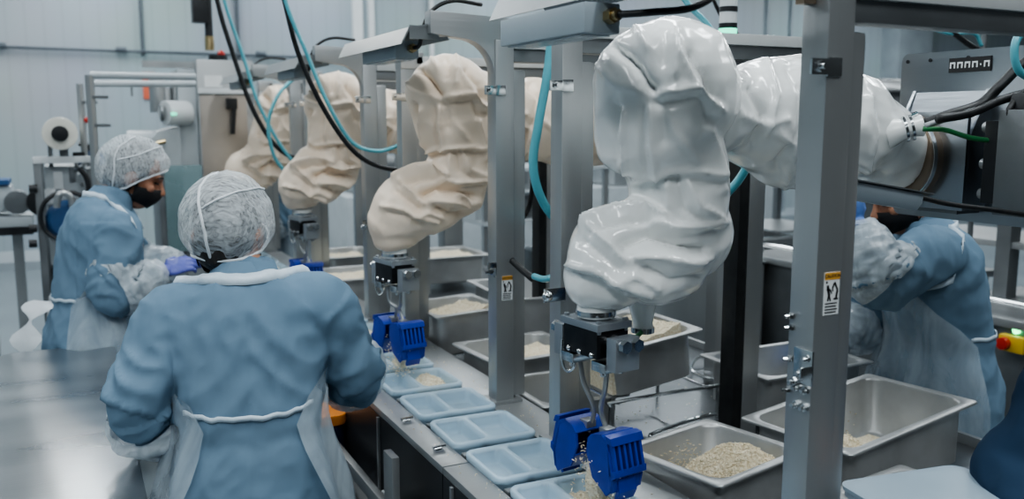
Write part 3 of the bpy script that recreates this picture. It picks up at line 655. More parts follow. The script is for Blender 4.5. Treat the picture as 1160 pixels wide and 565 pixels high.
def gripper(F, root, gz=0.):
    F = V(F); rot = Matrix.Rotation(gz, 3, 'Z'); T = Matrix.Translation(F) @ rot.to_4x4()
    def bld(mb, name, m, par, **k):
        mb.v = [T @ p for p in mb.v]; return mb.build(name, m, par, **k)
    q = MB().cyl((0,0,.02),(0,0,-.008),.040,28); bld(q, 'wrist_cuff', M['vinyl'], root)
    q = MB().cyl((0,0,-.004),(0,0,.006),.043,28); bld(q, 'clamp_ring', M['chrome'], root)
    g = bld(MB().box((-.042,-.055,-.085),(.042,.055,-.026)), 'gripper', M['blackmetal'], root, bevel=.003)
    q = MB().box((-.046,-.062,-.027),(.046,.062,-.012)); q.cyl((0,0,-.012),(0,0,-.004),.034,24)
    for sx in (-1,1):
        for sy in (-1,1): q.cyl((sx*.036,sy*.052,-.034),(sx*.036,sy*.052,-.006),.006,10)
    bld(q, 'mounting_plate', M['greymetal'], g, bevel=.002)
    for sx in (-.048,):
        for y in (-.04,.0,.035):
            bld(MB().ball((sx+.005,y,-.078),.006,None,10,6), 'screw', M['chrome'], g)
    for s in (-1, 1):
        for x in (-.016, .016):
            q = MB().cyl((x,s*.055,-.05),(x,s*.105,-.05),.010,14).cyl((x,s*.105,-.05),(x,s*.118,-.05),.0135,6)
            bld(q, 'air_cylinder', M['chrome'], g)
        q = MB().box((-.032,s*.072,-.105),(.032,s*.102,-.036)); bld(q, 'jaw_block', M['greymetal'], g, bevel=.004)
        q = MB().box((-.036,s*.030,-.112),(.030,s*.074,-.092)); q.cyl((-.02,s*.05,-.112),(-.02,s*.05,-.124),.007,10); q.cyl((.015,s*.06,-.112),(.015,s*.06,-.12),.008,10)
        bld(q, 'jaw_slide', M['chrome'], g, bevel=.002)
        if s > 0:
            q = MB().tube(spline([(-.03,.075,-.07),(-.034,.07,-.11),(-.03,.06,-.135),(-.024,.045,-.128),(-.02,.038,-.10)],5),.0035,8); bld(q, 'wire_guard', M['chrome'], g)
    zs = .985 - F.z
    dx = .008
    for s in (-1, 1):
        q = MB().tube(spline([(-.005,s*.045,-.11),(-.002,s*.035,-.16),(dx,s*.012,zs+.16),(dx+.004,s*.026,zs+.12),(dx+.004,s*.034,zs+.10)],6),.0055,10)
        bld(q, 'tool_rod', M['steel'], g)
    # two halves of the scoop: hollow shells with ribbed backs
    for s in (-1, 1):
        prof = [(.010,.085),(.020,.112),(.034,.122),(.066,.122),(.082,.108),(.086,.040),(.072,.006),(.058,-.004),(.046,.008),(.020,.030)]
        w = .043
        q = MB()
        # back and top shell as a bent plate, plus end cheeks
        outer = [(.018,.112),(.034,.122),(.066,.122),(.080,.110),(.084,.040),(.070,.002)]
        inner = [(.066,.008),(.076,.042),(.073,.104),(.063,.114),(.036,.114),(.022,.106)]
        q.prism([(dx-w,s*y,zs+z) for y, z in outer+inner], (2*w,0,0))
        for x0 in (-w,-.0,w-.006):
            if x0 == 0: continue
            q.prism([(dx+x0,s*y,zs+z) for y, z in prof], (.006,0,0))
        for k in range(6):
            x = -w + .004 + k*(2*w-.014)/5
            q.prism([(dx+x,s*y,zs+z) for y, z in ((.078,.110),(.088,.108),(.094,.096),(.096,.046),(.084,.034),(.078,.040))], (.006,0,0))
        q.prism([(dx-w,s*y,zs+z) for y, z in ((.078,.122),(.094,.116),(.097,.100),(.080,.106))], (2*w,0,0))
        q.prism([(dx-w,s*y,zs+z) for y, z in ((.080,.046),(.096,.050),(.094,.036),(.080,.030))], (2*w,0,0))
        q.prism([(dx-w*.55,s*y,zs+z) for y, z in ((.074,.010),(.080,.028),(.080,.0),(.066,-.018),(.060,-.012))], (w*1.1,0,0))
        q.prism([(dx-w*.9,s*y,zs+z) for y, z in ((.012,.060),(.018,.060),(.060,.004),(.054,.0))], (w*1.8,0,0))
        tilt = Matrix.Translation((dx,s*.034,zs+.112)) @ Matrix.Rotation(s*radians(12),4,'X') @ Matrix.Translation((-dx,-s*.034,-zs-.112))
        q.v = [tilt @ p for p in q.v]
        bld(q, 'scoop_half', M['blue'], g, bevel=.0022)
        q = MB().box((dx-.012,s*.020,zs+.112),(dx+.014,s*.045,zs+.128)); bld(q, 'rod_clamp', M['steel'], g, bevel=.002)
    return g
M['greymetal'] = mat('cast_grey_metal', (.42,.45,.48), (.36,.39,.42), .36, .7, 12, bump=.05)
M['mount'] = mat('mount_plate_steel', (.40,.43,.46), (.33,.36,.39), .30, 1, 2.5, (1,.3,1), .05, 80, (1,.1,1), rvar=.08)
def robot(label, Y, el, chain_fore, chain_wrist, chain_arm, flange, seed, m, dyE=-.06, gz=0, fold=((755,102),1.,1.)):
    f = V(flange)
    t = thing('food_robot', label, 'robot', (2.06, Y, 0), 0, 'covered food handling robots')
    cover([chain_fore, chain_wrist, chain_arm], seed, m, t, crumple(seed), folds(*fold))
    gripper(f, t, gz)
    b = chain_arm[-1][0]
    fl = MB().cyl((b.x-.01,b.y,b.z),(b.x+.035,b.y,b.z),.112,36).build('base_flange', M['copper'], t, bevel=.003)
    MB().cyl((b.x-.006,b.y,b.z),(b.x+.006,b.y,b.z),.1165,36).build('clamp_band', M['chrome'], fl)
    z = b.z
    MB().prism([(b.x+.034,Y-.11,z-.125),(b.x+.034,Y+.13,z-.125),(b.x+.034,Y+.13,z+.115),(b.x+.034,Y-.11,z+.115)], (.012,0,0)).build('base_plate', M['mount'], t, bevel=.003)
    for y in (Y-.10, Y+.112):
        MB().prism([(b.x+.046,y,z-.125),(b.x+.046,y,z+.03),(b.x+.12,y,z+.17),(2.03,y,z+.17),(2.03,y,z-.125)], (0,.012,0)).build('gusset', M['mount'], t, bevel=.002)
    MB().prism([(b.x+.045,Y-.09,z-.02),(b.x+.045,Y+.11,z-.02),(b.x+.118,Y+.11,z+.165),(b.x+.118,Y-.09,z+.165)], (.006,0,0)).build('sloped_cover', M['mount'], t)
    MB().box((b.x+.05,Y-.085,z-.135),(2.03,Y+.105,z-.126)).build('bottom_plate', M['steel_dark'], t)
    # back plate with rounded corners and screws
    x = 2.03; y0, y1, z0, z1 = Y-.42, Y+.175, z-.16, z+.268
    pl = [V((x, (y0+y1)/2 + p.x, (z0+z1)/2 + p.y)) for p in rrect((y1-y0)/2, (z1-z0)/2, .02, 0, 5)]
    q = MB().prism(pl, (.008,0,0)).build('back_plate', M['mount'], t)
    for yy in (y1-.02, y1-.09, y1-.2, y0+.05):
        for zz in (z0+.02, z1-.02): MB().cyl((x,yy,zz),(x-.003,yy,zz),.005,8).build('screw', M['black'], q)
    for zz in (z-.05, z+.1): MB().cyl((x,y1-.02,zz),(x-.003,y1-.02,zz),.005,8).build('screw', M['black'], q)
    py = Y-.30 if seed > 4 else Y-.56
    MB().box((2.038,py,0),(2.16,py+.12,z+.1)).build('pedestal_column', M['steel'], t, bevel=.006)
    MB().box((2.038,py+.05,z-.1),(2.06,Y+.1,z+.12)).build('carrier_beam', M['steel_dark'], t)
    return t, b
def J(l, Y): return [(ony(x, y, Y + dy), r) for x, y, dy, r in l]
# the white one
Y = 1.56
r1, b1 = robot('white glossy vinyl covered robot reaching over the nearest trays', Y, None,
    J([(755,102,-.05,.142),(748,146,-.05,.130),(762,185,-.05,.100),(768,235,-.05,.100),(766,280,-.05,.098)], Y),
    J([(782,266,-.04,.092),(744,278,-.04,.112),(700,290,-.02,.106),(684,314,0,.088),(678,332,0,.074),(675,346,0,.050)], Y),
    J([(758,105,-.04,.10),(822,120,-.01,.085),(862,132,.02,.128),(905,139,.04,.152),(945,143,.05,.142),(985,158,.06,.112),(1012,176,.06,.092),(1016,178,.06,.090)], Y),
    ony(675,353,Y), 3.3, M['vinyl'], gz=radians(8))
cuff = [ony(1003,152,1.50), ony(1026,146,1.47), ony(1044,142,1.45)]
MB().tube(spline(cuff,4), [.040,.034,.03,.026,.022,.020,.022,.024,.026], 16).build('cable_sleeve', M['vinyl'], r1)
cl = MB()
for q in (.55,.72):
    c = cuff[0].lerp(cuff[2], q); d = (cuff[2]-cuff[0]).normalized(); cl.cyl(c-d*.003, c+d*.003, .030, 20)
cl.cyl(cuff[1]+V((0,-.01,.03)), cuff[1]+V((.02,-.01,.036)), .005, 8)
cl.build('hose_clamp', M['chrome'], r1)
# short second vinyl spout with clamp by the wrist
w0 = ony(728,335,1.60); w1 = ony(728,372,1.60)
MB().tube([w0+V((-.01,0,.02)), w0.lerp(w1,.3), w0.lerp(w1,.8), w1], [.036,.030,.022,.024], 16).build('wrist_spout', M['vinyl'], r1)
MB().cyl(w1+V((0,0,.004)), w1+V((0,0,-.008)), .026, 18).build('spout_clamp', M['chrome'], r1)
# identification display on the back plate
def plate_glyphs(t):
    y1 = ony(1074,75,1.6); c = onx(1099,73,2.029)
    q = MB().box((2.026,c.y-.058,c.z-.018),(2.0295,c.y+.058,c.z+.018)).build('name_plate', M['ink'], t)
    g = MB(); x = 2.0255
    for k, u in enumerate((.047,.026,.005,-.016,-.042-.006)):
        y = c.y + u
        g.box((x-.0005,y-.0075,c.z+.0035),(x,y+.0075,c.z+.0075))
        for s in (-1, 1): g.box((x-.0005,y+s*.0075-s*.0035,c.z-.0075),(x,y+s*.0075,c.z+.0036))
    g.box((x-.0005,c.y-.0335,c.z-.003),(x,c.y-.030,c.z+.001))
    g.build('plate_characters', M['sticker_w'], q)
plate_glyphs(r1)
# dark drive box in front of the plate
b = MB().box((1.90,1.02,1.535),(2.02,1.35,1.775)).build('drive_box', M['steel_dark'], r1, bevel=.006)
MB().box((1.905,1.351,1.56),(2.01,1.385,1.75)).build('drive_end', M['black'], b, bevel=.004)
for z in (1.58,1.65,1.735): MB().cyl((1.925,1.352,z),(1.925,1.40,z),.012,14).build('stud', M['steel'], b)
MB().rings([[V((1.95,1.30,1.7755))+q for q in [V((p.x*.7,p.y,0)) for p in rrect(.05,.045,.01,0,4)]], [V((1.95,1.30,1.812))+V((p.x*.7,p.y,0)) for p in rrect(.042,.038,.01,0,4)]]).build('connector', M['black'], b, bevel=.006)
# cream ones
Y = 2.72
r2, b2 = robot('first cream robot with blue scoop low over the tray line', Y, None,
    J([(509,108,-.06,.128),(512,140,-.06,.115),(520,170,-.06,.100),(516,205,-.06,.100),(510,222,-.06,.098)], Y),
    J([(518,212,-.05,.088),(492,222,-.04,.114),(464,235,-.02,.112),(450,258,0,.092),(447,274,0,.070),(447,281,0,.05)], Y),
    J([(515,112,-.04,.10),(560,120,0,.095),(600,135,.03,.14),(645,142,.05,.150),(680,146,.06,.135),(712,152,.06,.10),(735,154,.06,.09)], Y),
    ony(447,288,Y), 5.7, M['beige'], gz=radians(10), fold=((509,108),.635,1.25))
Y = 4.05
r3, b3 = robot('second cream robot, smaller, behind the nearest worker\'s head', Y, None,
    J([(384,122,-.06,.150),(382,145,-.06,.135),(378,170,-.06,.115),(376,190,-.06,.12)], Y),
    J([(380,188,-.05,.115),(362,198,-.04,.135),(346,208,-.02,.120),(342,224,0,.085),(343,234,0,.062)], Y),
    J([(388,124,-.04,.10),(412,128,0,.10),(434,136,.03,.14),(458,140,.05,.15),(482,142,.06,.12),(520,145,.06,.10),(560,147,.06,.09)], Y),
    ony(343,242,Y), 8.2, M['beige'], gz=radians(10), fold=((378,118),.47,1.4))
Y = 5.35
r4, b4 = robot('last cream robot, smallest, beside the machine cabinet', Y, None,
    J([(318,126,-.06,.150),(314,145,-.06,.14),(308,165,-.06,.125),(303,182,-.06,.12)], Y),
    J([(306,178,-.05,.12),(292,188,-.04,.13),(276,194,-.02,.115),(268,206,0,.085),(268,214,0,.06)], Y),
    J([(322,128,-.04,.10),(338,130,0,.10),(355,134,.03,.14),(380,138,.05,.14),(405,140,.06,.12),(440,141,.06,.10),(470,142,.06,.09)], Y),
    ony(268,221,Y), 11.4, M['beige'], gz=radians(10), fold=((316,122),.40,1.5))
# rice falling from the white robot's scoop
gm = MB()
sc_c = V((.982,1.545,1.05))
grains(gm, lambda: (V((sc_c.x + random.gauss(-.01,.022), sc_c.y + random.gauss(.0,.03), random.uniform(.925,1.07))), None), 700, .010, .0017)
gm.ball((sc_c.x-.006, sc_c.y, 1.03), (.030,.032,.034), None, 12, 8); gm.ball((sc_c.x-.012, sc_c.y+.005, .985), (.026,.03,.05), None, 12, 8)
displ = gm.build('rice_clump', M['rice'], None, ang=60); tag(displ, 'sticky clump of rice dropping out of the white robot\'s blue scoop', 'rice', None, 'stuff')
gm = MB(); c2 = V((onx(446,390,.95)))
grains(gm, lambda: (V((.94 + random.gauss(-.01,.02), 2.70 + random.gauss(0,.03), random.uniform(.925,1.06))), None), 350, .010, .0018)
gm.ball((.935,2.70,1.0), (.026,.03,.05), None, 12, 8)
tag(gm.build('rice_clump', M['rice'], None, ang=60), 'clump of rice falling from the second robot\'s blue scoop', 'rice', None, 'stuff')

# ------------------------------------------------------------------ hoses and cables
cable('air_hose', 'long black hose hanging in front of the cream robots, right one', 'hose', [ony(300,-90,3.35), ony(322,0,3.35), ony(340,66,3.35), ony(372,132,3.35), ony(405,175,3.35), ony(440,191,3.35), ony(470,188,3.38), ony(500,170,3.5)], .0095, 'rubber', 'hanging hoses')
cable('air_hose', 'teal hose looping beside the right hanging black hose', 'hose', [ony(302,-90,3.30), ony(323,0,3.30), ony(348,62,3.30), ony(372,118,3.30), ony(398,160,3.30), ony(425,171,3.30), ony(448,166,3.33), ony(480,150,3.4)], .0075, 'teal', 'hanging hoses')
cable('air_hose', 'long black hose hanging at left near the machine cabinet', 'hose', [ony(232,-80,4.75), ony(246,0,4.75), ony(262,55,4.75), ony(284,118,4.75), ony(308,160,4.75), ony(332,178,4.75), ony(350,172,4.8)], .012, 'rubber', 'hanging hoses')
cable('air_hose', 'teal hose hanging beside the left black hose', 'hose', [ony(236,-80,4.72), ony(254,0,4.72), ony(275,62,4.72), ony(292,115,4.72), ony(315,160,4.72), ony(334,186,4.72)], .009, 'teal', 'hanging hoses')
cable('air_hose', 'teal hose arching left of the third post pair', 'hose', [ony(350,83,4.6), ony(335,88,4.55), ony(315,108,4.5), ony(304,140,4.5), ony(310,175,4.5), ony(324,196,4.5)], .009, 'teal', 'hanging hoses')
cable('air_hose', 'thick teal hose hanging between the two middle posts', 'hose', [ony(630,-60,2.14), ony(627,0,2.14), ony(622,70,2.14), ony(610,140,2.14), ony(604,185,2.14), ony(612,222,2.14), ony(632,250,2.16), ony(660,255,2.3)], .0125, 'teal', 'hanging hoses')
cable('air_hose', 'teal hose slanting down behind the white elbow', 'hose', [ony(740,-60,1.95), ony(776,0,1.95), ony(803,30,1.95), ony(825,70,1.95)], .008, 'teal', 'hanging hoses')
cable('air_hose', 'teal hose curving out under the white shoulder', 'hose', [ony(858,150,1.78), ony(850,180,1.78), ony(836,205,1.80), ony(815,226,1.82), ony(795,232,1.85)], .011, 'teal', 'hanging hoses')
cable('signal_cable', 'black cable behind the signal tower', 'cable', [ony(800,-20,2.7), ony(818,20,2.7), ony(835,38,2.7), ony(850,50,2.7)], .007, 'rubber')
cable('robot_cable', 'thick black cable rising right from the white robot base', 'cable', [ony(1047,140,1.44), ony(1075,130,1.42), ony(1110,118,1.40), ony(1135,95,1.38), ony(1165,68,1.36), ony(1220,40,1.34)], .012, 'rubber', 'white robot cables')
cable('robot_cable', 'grey cable running up right from the white cuff', 'cable', [ony(1047,143,1.43), ony(1080,132,1.41), ony(1120,120,1.38), ony(1165,106,1.35), ony(1230,95,1.33)], .007, 'grey_cable', 'white robot cables')
cable('robot_cable', 'green cable sagging right from the white cuff', 'cable', [ony(1046,146,1.43), ony(1070,147,1.41), ony(1100,156,1.39), ony(1130,159,1.37), ony(1165,154,1.35), ony(1230,140,1.33)], .006, 'green', 'white robot cables')
cable('robot_cable', 'looped black cable at right edge under grey cable', 'cable', [ony(1170,98,1.33), ony(1152,112,1.33), ony(1143,128,1.33), ony(1150,144,1.33), ony(1175,146,1.33), ony(1210,140,1.33)], .008, 'rubber', 'white robot cables')
cable('robot_cable', 'black cable lying across the steel plate', 'cable', [ony(1062,135,1.40), ony(1100,128,1.38), ony(1135,113,1.36), ony(1170,104,1.34), ony(1220,98,1.33)], .010, 'rubber', 'white robot cables')
cable('air_hose', 'teal hose loop at the right frame edge', 'hose', [ony(1175,36,1.32), ony(1155,40,1.32), ony(1149,60,1.32), ony(1156,82,1.32), ony(1180,92,1.32)], .009, 'teal', 'hanging hoses')
cable('air_hose', 'black hose crossing behind the top right beam', 'hose', [ony(1045,18,2.2), ony(1075,34,2.2), ony(1100,52,2.2), ony(1118,60,2.2)], .010, 'rubber')
cable('air_hose', 'thin teal hose behind the top right beam', 'hose', [ony(1050,30,2.2), ony(1075,38,2.2), ony(1103,38,2.2), ony(1112,52,2.2)], .007, 'teal', 'hanging hoses')
cable('air_hose', 'black hose loop at top of right foreground beam', 'hose', [ony(1040,-10,1.1), ony(1048,2,1.1), ony(1068,7,1.1), ony(1084,0,1.1), ony(1090,-12,1.1)], .006, 'rubber')
cable('gripper_cable', 'short green cable curling below the white wrist spout', 'cable', [ony(728,370,1.60), ony(726,377,1.58), ony(718,382,1.56), ony(708,380,1.545)], .005, 'green')
cable('air_hose', 'thin black cable loop seen between middle posts', 'hose', [ony(602,160,3.0), ony(603,210,3.0), ony(597,240,3.0), ony(583,252,3.0), ony(570,245,3.0)], .009, 'rubber')
cable('air_hose', 'black connector hose beside the middle latch', 'hose', [ony(580,295,2.3), ony(592,306,2.25), ony(604,316,2.2)], .010, 'rubber')
cable('air_hose', 'short teal hose stub under the middle latch', 'hose', [ony(605,313,2.1), ony(615,316,2.05), ony(624,315,2.0)], .009, 'teal', 'hanging hoses')
# signal tower
p = ony(824,46,2.34)
t = thing('signal_tower', 'banded signal tower with lit green lamp above white robot', 'signal light', (p.x,2.34,1.975))
c = V((p.x,2.34,1.975)); z = c.z
MB().cyl((c.x,c.y,z),(c.x,c.y,z+.035),.024,18).build('foot', M['black'], t)
z += .035
MB().cyl((c.x,c.y,z),(c.x,c.y,z+.034),.029,24).build('green_lamp', M['led'], t, bevel=.003); z += .034
for k in range(3):
    MB().cyl((c.x,c.y,z),(c.x,c.y,z+.016),.0295,24).build('dark_band', M['black'], t); z += .016
    MB().cyl((c.x,c.y,z),(c.x,c.y,z+.036),.028,24).build('clear_lamp', M['white'], t); z += .036
# lens boxes above third / behind right beam
p = ony(1104,48,2.6)
t = thing('valve_unit', 'small black valve unit behind the top right beam', 'valve', (p.x,2.6,1.85))
MB().box((p.x-.05,2.57,1.80),(p.x+.05,2.63,1.90)).build('valve_body', M['black'], t, bevel=.005)
MB().cyl((p.x+.06,2.6,.0),(p.x+.06,2.6,2.3),.012,10).build('support_rod', M['steel_dark'], t)
# ------------------------------------------------------------------ people
def hand_mb(mb, w, d, n, side, grow=0., curl=.5):
    """palm and five fingers; w wrist, d pointing direction, n palm normal, side +1 right hand / -1 left"""
    w = V(w); d = V(d).normalized(); n = V(n); n = (n - d*n.dot(d)).normalized(); a = d.cross(n)*side   # a points to the thumb side
    pc = w + d*.048
    R = Matrix((a, d, n)).transposed()
    mb.ball(pc, (.040+grow, .052+grow, .016+grow), R, 16, 10)
    mb.ball(w + d*.005, (.026+grow, .03+grow, .019+grow), R, 14, 8)
    for k, (off, ln) in enumerate(((.031,.066),(.0105,.076),(-.0105,.070),(-.031,.054))):
        b = w + d*.088 + a*off - d*(.006*abs(k-1))
        pts = [b - d*.02, b]; ang = 0; p = b
        for j, f in enumerate((.45,.32,.23)):
            ang += curl*(.55 if j == 0 else .75)
            dd = d*cos(ang) + n*sin(ang) + a*off*.6
            p = p + dd.normalized()*ln*f; pts.append(p)
        mb.tube(pts, [.0085+grow,.0088+grow,.0082+grow,.0076+grow,.0066+grow], 10, round_ends=True)
    tb = w + d*.028 + a*.028
    mb.tube([tb - a*.01, tb + a*.018 + d*.018 + n*.008, tb + a*.026 + d*.044 + n*.016, tb + a*.022 + d*.064 + n*.024*(1+curl)], [.013+grow,.0115+grow,.0098+grow,.008+grow], 10, round_ends=True)
RINGS = [(.50,.255,.20,.0),(.60,.25,.195,.0),(.75,.235,.18,0),(.90,.215,.165,-.005),(1.0,.192,.146,-.0),(1.06,.188,.14,0),(1.16,.198,.142,.0),(1.26,.208,.140,-.004),(1.33,.200,.124,-.010),(1.375,.168,.100,-.014),(1.405,.115,.080,-.012),(1.425,.080,.070,-.006),(1.455,.070,.066,.006)]
def person(label, loc, rotz, k=1., lean=0., head=(0,.05,1.55), pitch=0., yaw=0., arms=None, coat='coat', glove='glove', seed=1, net=(.112,.122,.118), seams=True, apron=True, hem=None, wide=1., tail=None, detail=True, curl=.5, drop=20, tieL=1.05, sp0=152):
    t = thing('person', label, 'person', loc, rotz)
    th0 = radians(lean)
    def B(L, x, y):
        # bend the upright body forward above the hips
        pv = .93
        cy, cz, a = 0., L, 0.
        if L > pv:
            n = 16; cy, cz = 0., pv
            for i in range(n):
                f = (i+.5)/n*(L-pv); a = th0*min(1, f/.30)
                cy += sin(a)*(L-pv)/n; cz += cos(a)*(L-pv)/n
            a = th0*min(1, (L-pv)/.30)
        return V((x*k*wide, (cy + y*cos(a))*k, (cz - y*sin(a))*k))
    def ring(L, hw, hd, yo, n=36, a0=0, a1=2*pi, ex=.88):
        out = []
        for i in range(n):
            a = a0 + (a1-a0)*i/(n if a1-a0 > 6.28 else n-1)
            c, s = cos(a), sin(a)
            out.append(B(L, hw*math.copysign(abs(c)**ex, c), yo + hd*math.copysign(abs(s)**ex, s)))
        return out
    def interp(L):
        for i in range(len(RINGS)-1):
            a, b = RINGS[i], RINGS[i+1]
            if a[0] <= L <= b[0]:
                f = (L-a[0])/(b[0]-a[0]); return [a[j]*(1-f)+b[j]*f for j in range(1,4)]
        return list(RINGS[-1 if L > 1 else 0][1:])
    hc = V(head)*k if False else V(head)
    HR = Matrix.Rotation(radians(yaw),3,'Z') @ Matrix.Rotation(-radians(pitch),3,'X')
    def hp(x, y, z): return hc + HR @ V((x,y,z))
    # --- body, one skin: head, neck, trunk, arms, hands, legs
    mb = MB()
    mb.ball(hp(0,-.012,.03), (.074,.094,.098), HR, 24, 16)
    mb.ball(hp(0,.030,-.045), (.056,.066,.074), HR, 20, 12)
    mb.tube([hp(-.040,.078,.028), hp(0,.090,.026), hp(.040,.078,.028)], [.010,.012,.010], 10, round_ends=True)
    mb.tube([hp(0,.092,.016), hp(0,.104,-.008), hp(0,.114,-.026)], [.008,.010,.014], 10, round_ends=True)
    mb.ball(hp(0,.104,-.032), (.018,.012,.009), HR, 10, 8)
    mb.tube([hp(-.020,.088,-.062), hp(0,.096,-.060), hp(.020,.088,-.062)], [.007,.009,.007], 8, round_ends=True)
    for s in (-1, 1):
        mb.ball(hp(s*.078,-.012,-.008), (.011,.024,.034), HR, 12, 8)
        mb.ball(hp(s*.044,.062,-.018), (.024,.022,.020), HR, 12, 8)
    nb = B(1.40,0,-.01)
    mb.tube([nb - V((0,0,.04)), nb.lerp(hc,.45) + V((0,-.012,0)), hp(0,-.022,-.04)], [.066,.056,.054], 18)
    inn = [ring(L, hw*.84, hd*.82, yo, 24) for L, hw, hd, yo in RINGS if L >= .9]
    mb.rings(inn)
    for s in (-1, 1):
        mb.tube([B(.93,s*.09,0), V((s*.10,.01,.50*k)), V((s*.10,-.01,.28*k)), V((s*.10,-.015,.09*k))], [.085,.056,.052,.036], 16)
        mb.tube([V((s*.10,-.05,.04)), V((s*.105,.06,.035)), V((s*.11,.15,.025))], [.034,.036,.024], 12, flat=(.7,1.1))
    for s, A in ((1,arms['R']),(-1,arms['L'])):
        S, E, W = [V(p) for p in A[:3]]
        mb.tube([B(1.30,s*.10,-.01), S, S.lerp(E,.4), E, E.lerp(W,.35), W], [.062,.058,.050,.041,.042,.027], 14)
        hand_mb(mb, W, A[3], A[4], s, -.001, A[5] if len(A) > 5 else curl)
    me = remesh(mb, .0058, 5, .5)
    body = finish(me, 'body', M['skin'], t, 180, False)
    # --- face details
    for s in (-1, 1):
        e = MB().ball(hp(s*.031,.0815,.006), (.0125,.0105,.0055), HR, 12, 8); e.build('eye', M['eye'], t, world=False)
        e = MB().tube([hp(s*.014,.0975,.030), hp(s*.032,.0955,.035), hp(s*.052,.080,.029)], [.003,.0042,.0025], 8); e.build('eyebrow', M['hair'], t, world=False)
    # --- hair: close dark shell on skull with a low bun
    q = MB().ball(hp(0,-.022,.036), (.082,.096,.102), HR, 24, 16); q.ball(hp(0,-.085,-.02), (.045,.030,.040), HR, 14, 10)
    q.ball(hp(0,-.045,-.03), (.074,.066,.07), HR, 14, 10)
    me = remesh(q, .008, 4); displace(me, lambda p, n: .003*noise.noise(p*40)); finish(me, 'hair', M['hair'], t, 180, False)
    # --- face mask
    mk = MB(); rows = []
    for j in range(7):
        f = j/6; z = -.012 - .092*f
        row = []
        for i in range(15):
            a = radians(-82 + 164*i/14)
            rx = .070 + .004*sin(pi*f) - .014*f*f; ry = .112 - .020*abs(f-.35)*1.5 + (.012*exp(-(a/.25)**2)*(1-f)) - .03*max(0,f-.6)
            row.append(hp(rx*sin(a)*1.08, -.002 + ry*cos(a), z - .012*(1-f)*abs(sin(a)) + .02*f*abs(sin(a))))
        rows.append(row)
    vs = [p for r in rows for p in r]; fs = [(j*15+i, j*15+i+1, (j+1)*15+i+1, (j+1)*15+i) for j in range(6) for i in range(14)]
    mk.add(vs, fs)
    mo = mk.build('face_mask', M['mask'], t, ang=180, world=False)
    sm = mo.modifiers.new('thick', 'SOLIDIFY'); sm.thickness = .002
    for s in (-1, 1):
        MB().tube([hp(s*.074,.014,-.03), hp(s*.084,-.02,.0), hp(s*.083,-.035,-.02), hp(s*.074,.012,-.07)], .0022, 6).build('ear_loop', M['mask'], mo, world=False)
    # --- coat: trunk and sleeves fused
    mb = MB()
    hl = hem or .50
    rs = [ring(L, hw, hd, yo, 40) for L, hw, hd, yo in RINGS if L >= hl]
    mb.rings(rs)
    W_ = {}
    for s, A in ((1,arms['R']),(-1,arms['L'])):
        S, E, W = [V(p) for p in A[:3]]
        C = E.lerp(W,.86); W_[s] = (S,E,W)
        e2 = E + (E - S.lerp(W,.5)).normalized()*.008
        sp, rr = densify([(B(1.29,s*.07,-.01),.088),(S,.086),(S.lerp(E,.5),.077),(e2,.066),(E.lerp(W,.4),.058),(C,.046)], 6)
        mb.tube(sp, rr, 22); mb.ball(S, .083, None, 18, 12)
    me = remesh(mb, .0085, 7, .5)
    o1 = V((seed*5.3, seed*2.1, seed*7.7))
    def wr(p, n):
        sd = 1 if p.x > 0 else -1
        u1 = p.x*.75 + sd*p.z*.66; v1 = -sd*p.x*.66 + p.z*.75
        wv = noise.noise_vector(p*4+o1)*.05
        rid = lambda q: 1-2.3*abs(noise.noise(q))
        d = .012*noise.noise(p*4.5+o1) + .0075*rid(V(((u1+wv.x)*11, (v1+wv.y)*3.2, p.y*4))+o1) + .003*rid(V((p.x*22+wv.x*30,p.y*22,p.z*15))+o1)
        for s in (-1, 1):
            S, E, W = W_[s]
            for a, b in ((S,E),(E,W)):
                ab = b-a; u = (p-a).dot(ab)/ab.length_squared
                q = a + ab*max(0,min(1,u)); r = (p-q).length
                if r < .125 and -.05 < u < 1.05 and abs(p.x) > .13*k:
                    f = u*ab.length; tw = noise.noise(p*6+o1*3); ax = (p-q).normalized() if r > 1e-4 else V((1,0,0))
                    near = exp(-((p-E).length/.12)**2); ed = min(1, (abs(p.x)-.13*k)/.05)
                    d += ed*(.006 + .014*near)*rid(V((f*15 + tw*1.4 + ax.z*.8, ax.x*.9, ax.y*.9 + s*3.))+o1)
        if p.z < .9*k:
            an = atan2(p.y, p.x); d += .009*sin(an*9 + 2*noise.noise(p*3+o1))*min(1,(.95*k-p.z)/.25)
        # soft drape between shoulder blades and at waist
        d += -.006*exp(-((p.z-1.03*k)/.025)**2)*(1 if abs(p.x) < .25 else 0)
        return d
    displace(me, wr)
    cm = finish(me, 'coat', M[coat], t, 180, False)
    bvh = BVHTree.FromPolygons([v.co.copy() for v in me.vertices], [tuple(p.vertices) for p in me.polygons])
    def outside(p, g, snap=False):
        loc, n, i, d = bvh.find_nearest(p)
        if loc is None: return p
        h = (p - loc).dot(n)
        if snap: return loc + n*g if d < .07 else p
        return loc + n*g if h < g and d < .08 else p
    # collar
    rs = [ring(L, hw, hd, yo, 32) for L, hw, hd, yo in ((1.395,.122,.088,-.012),(1.425,.090,.080,-.006),(1.452,.080,.074,.004),(1.455,.074,.068,.006),(1.43,.070,.064,.0))]
    MB().rings(rs, False).build('collar', M[coat], cm, ang=180, world=False)
    # trousers and boots under the coat
    q = MB()
    for s in (-1, 1): q.tube([B(.90,s*.09,0), V((s*.10,.01,.50*k)), V((s*.10,-.01,.28*k)), V((s*.10,-.015,.10*k))], [.095,.074,.068,.06], 16)
    me = remesh(q, .012, 4); finish(me, 'trousers', M['trouser'], t, 180, False)
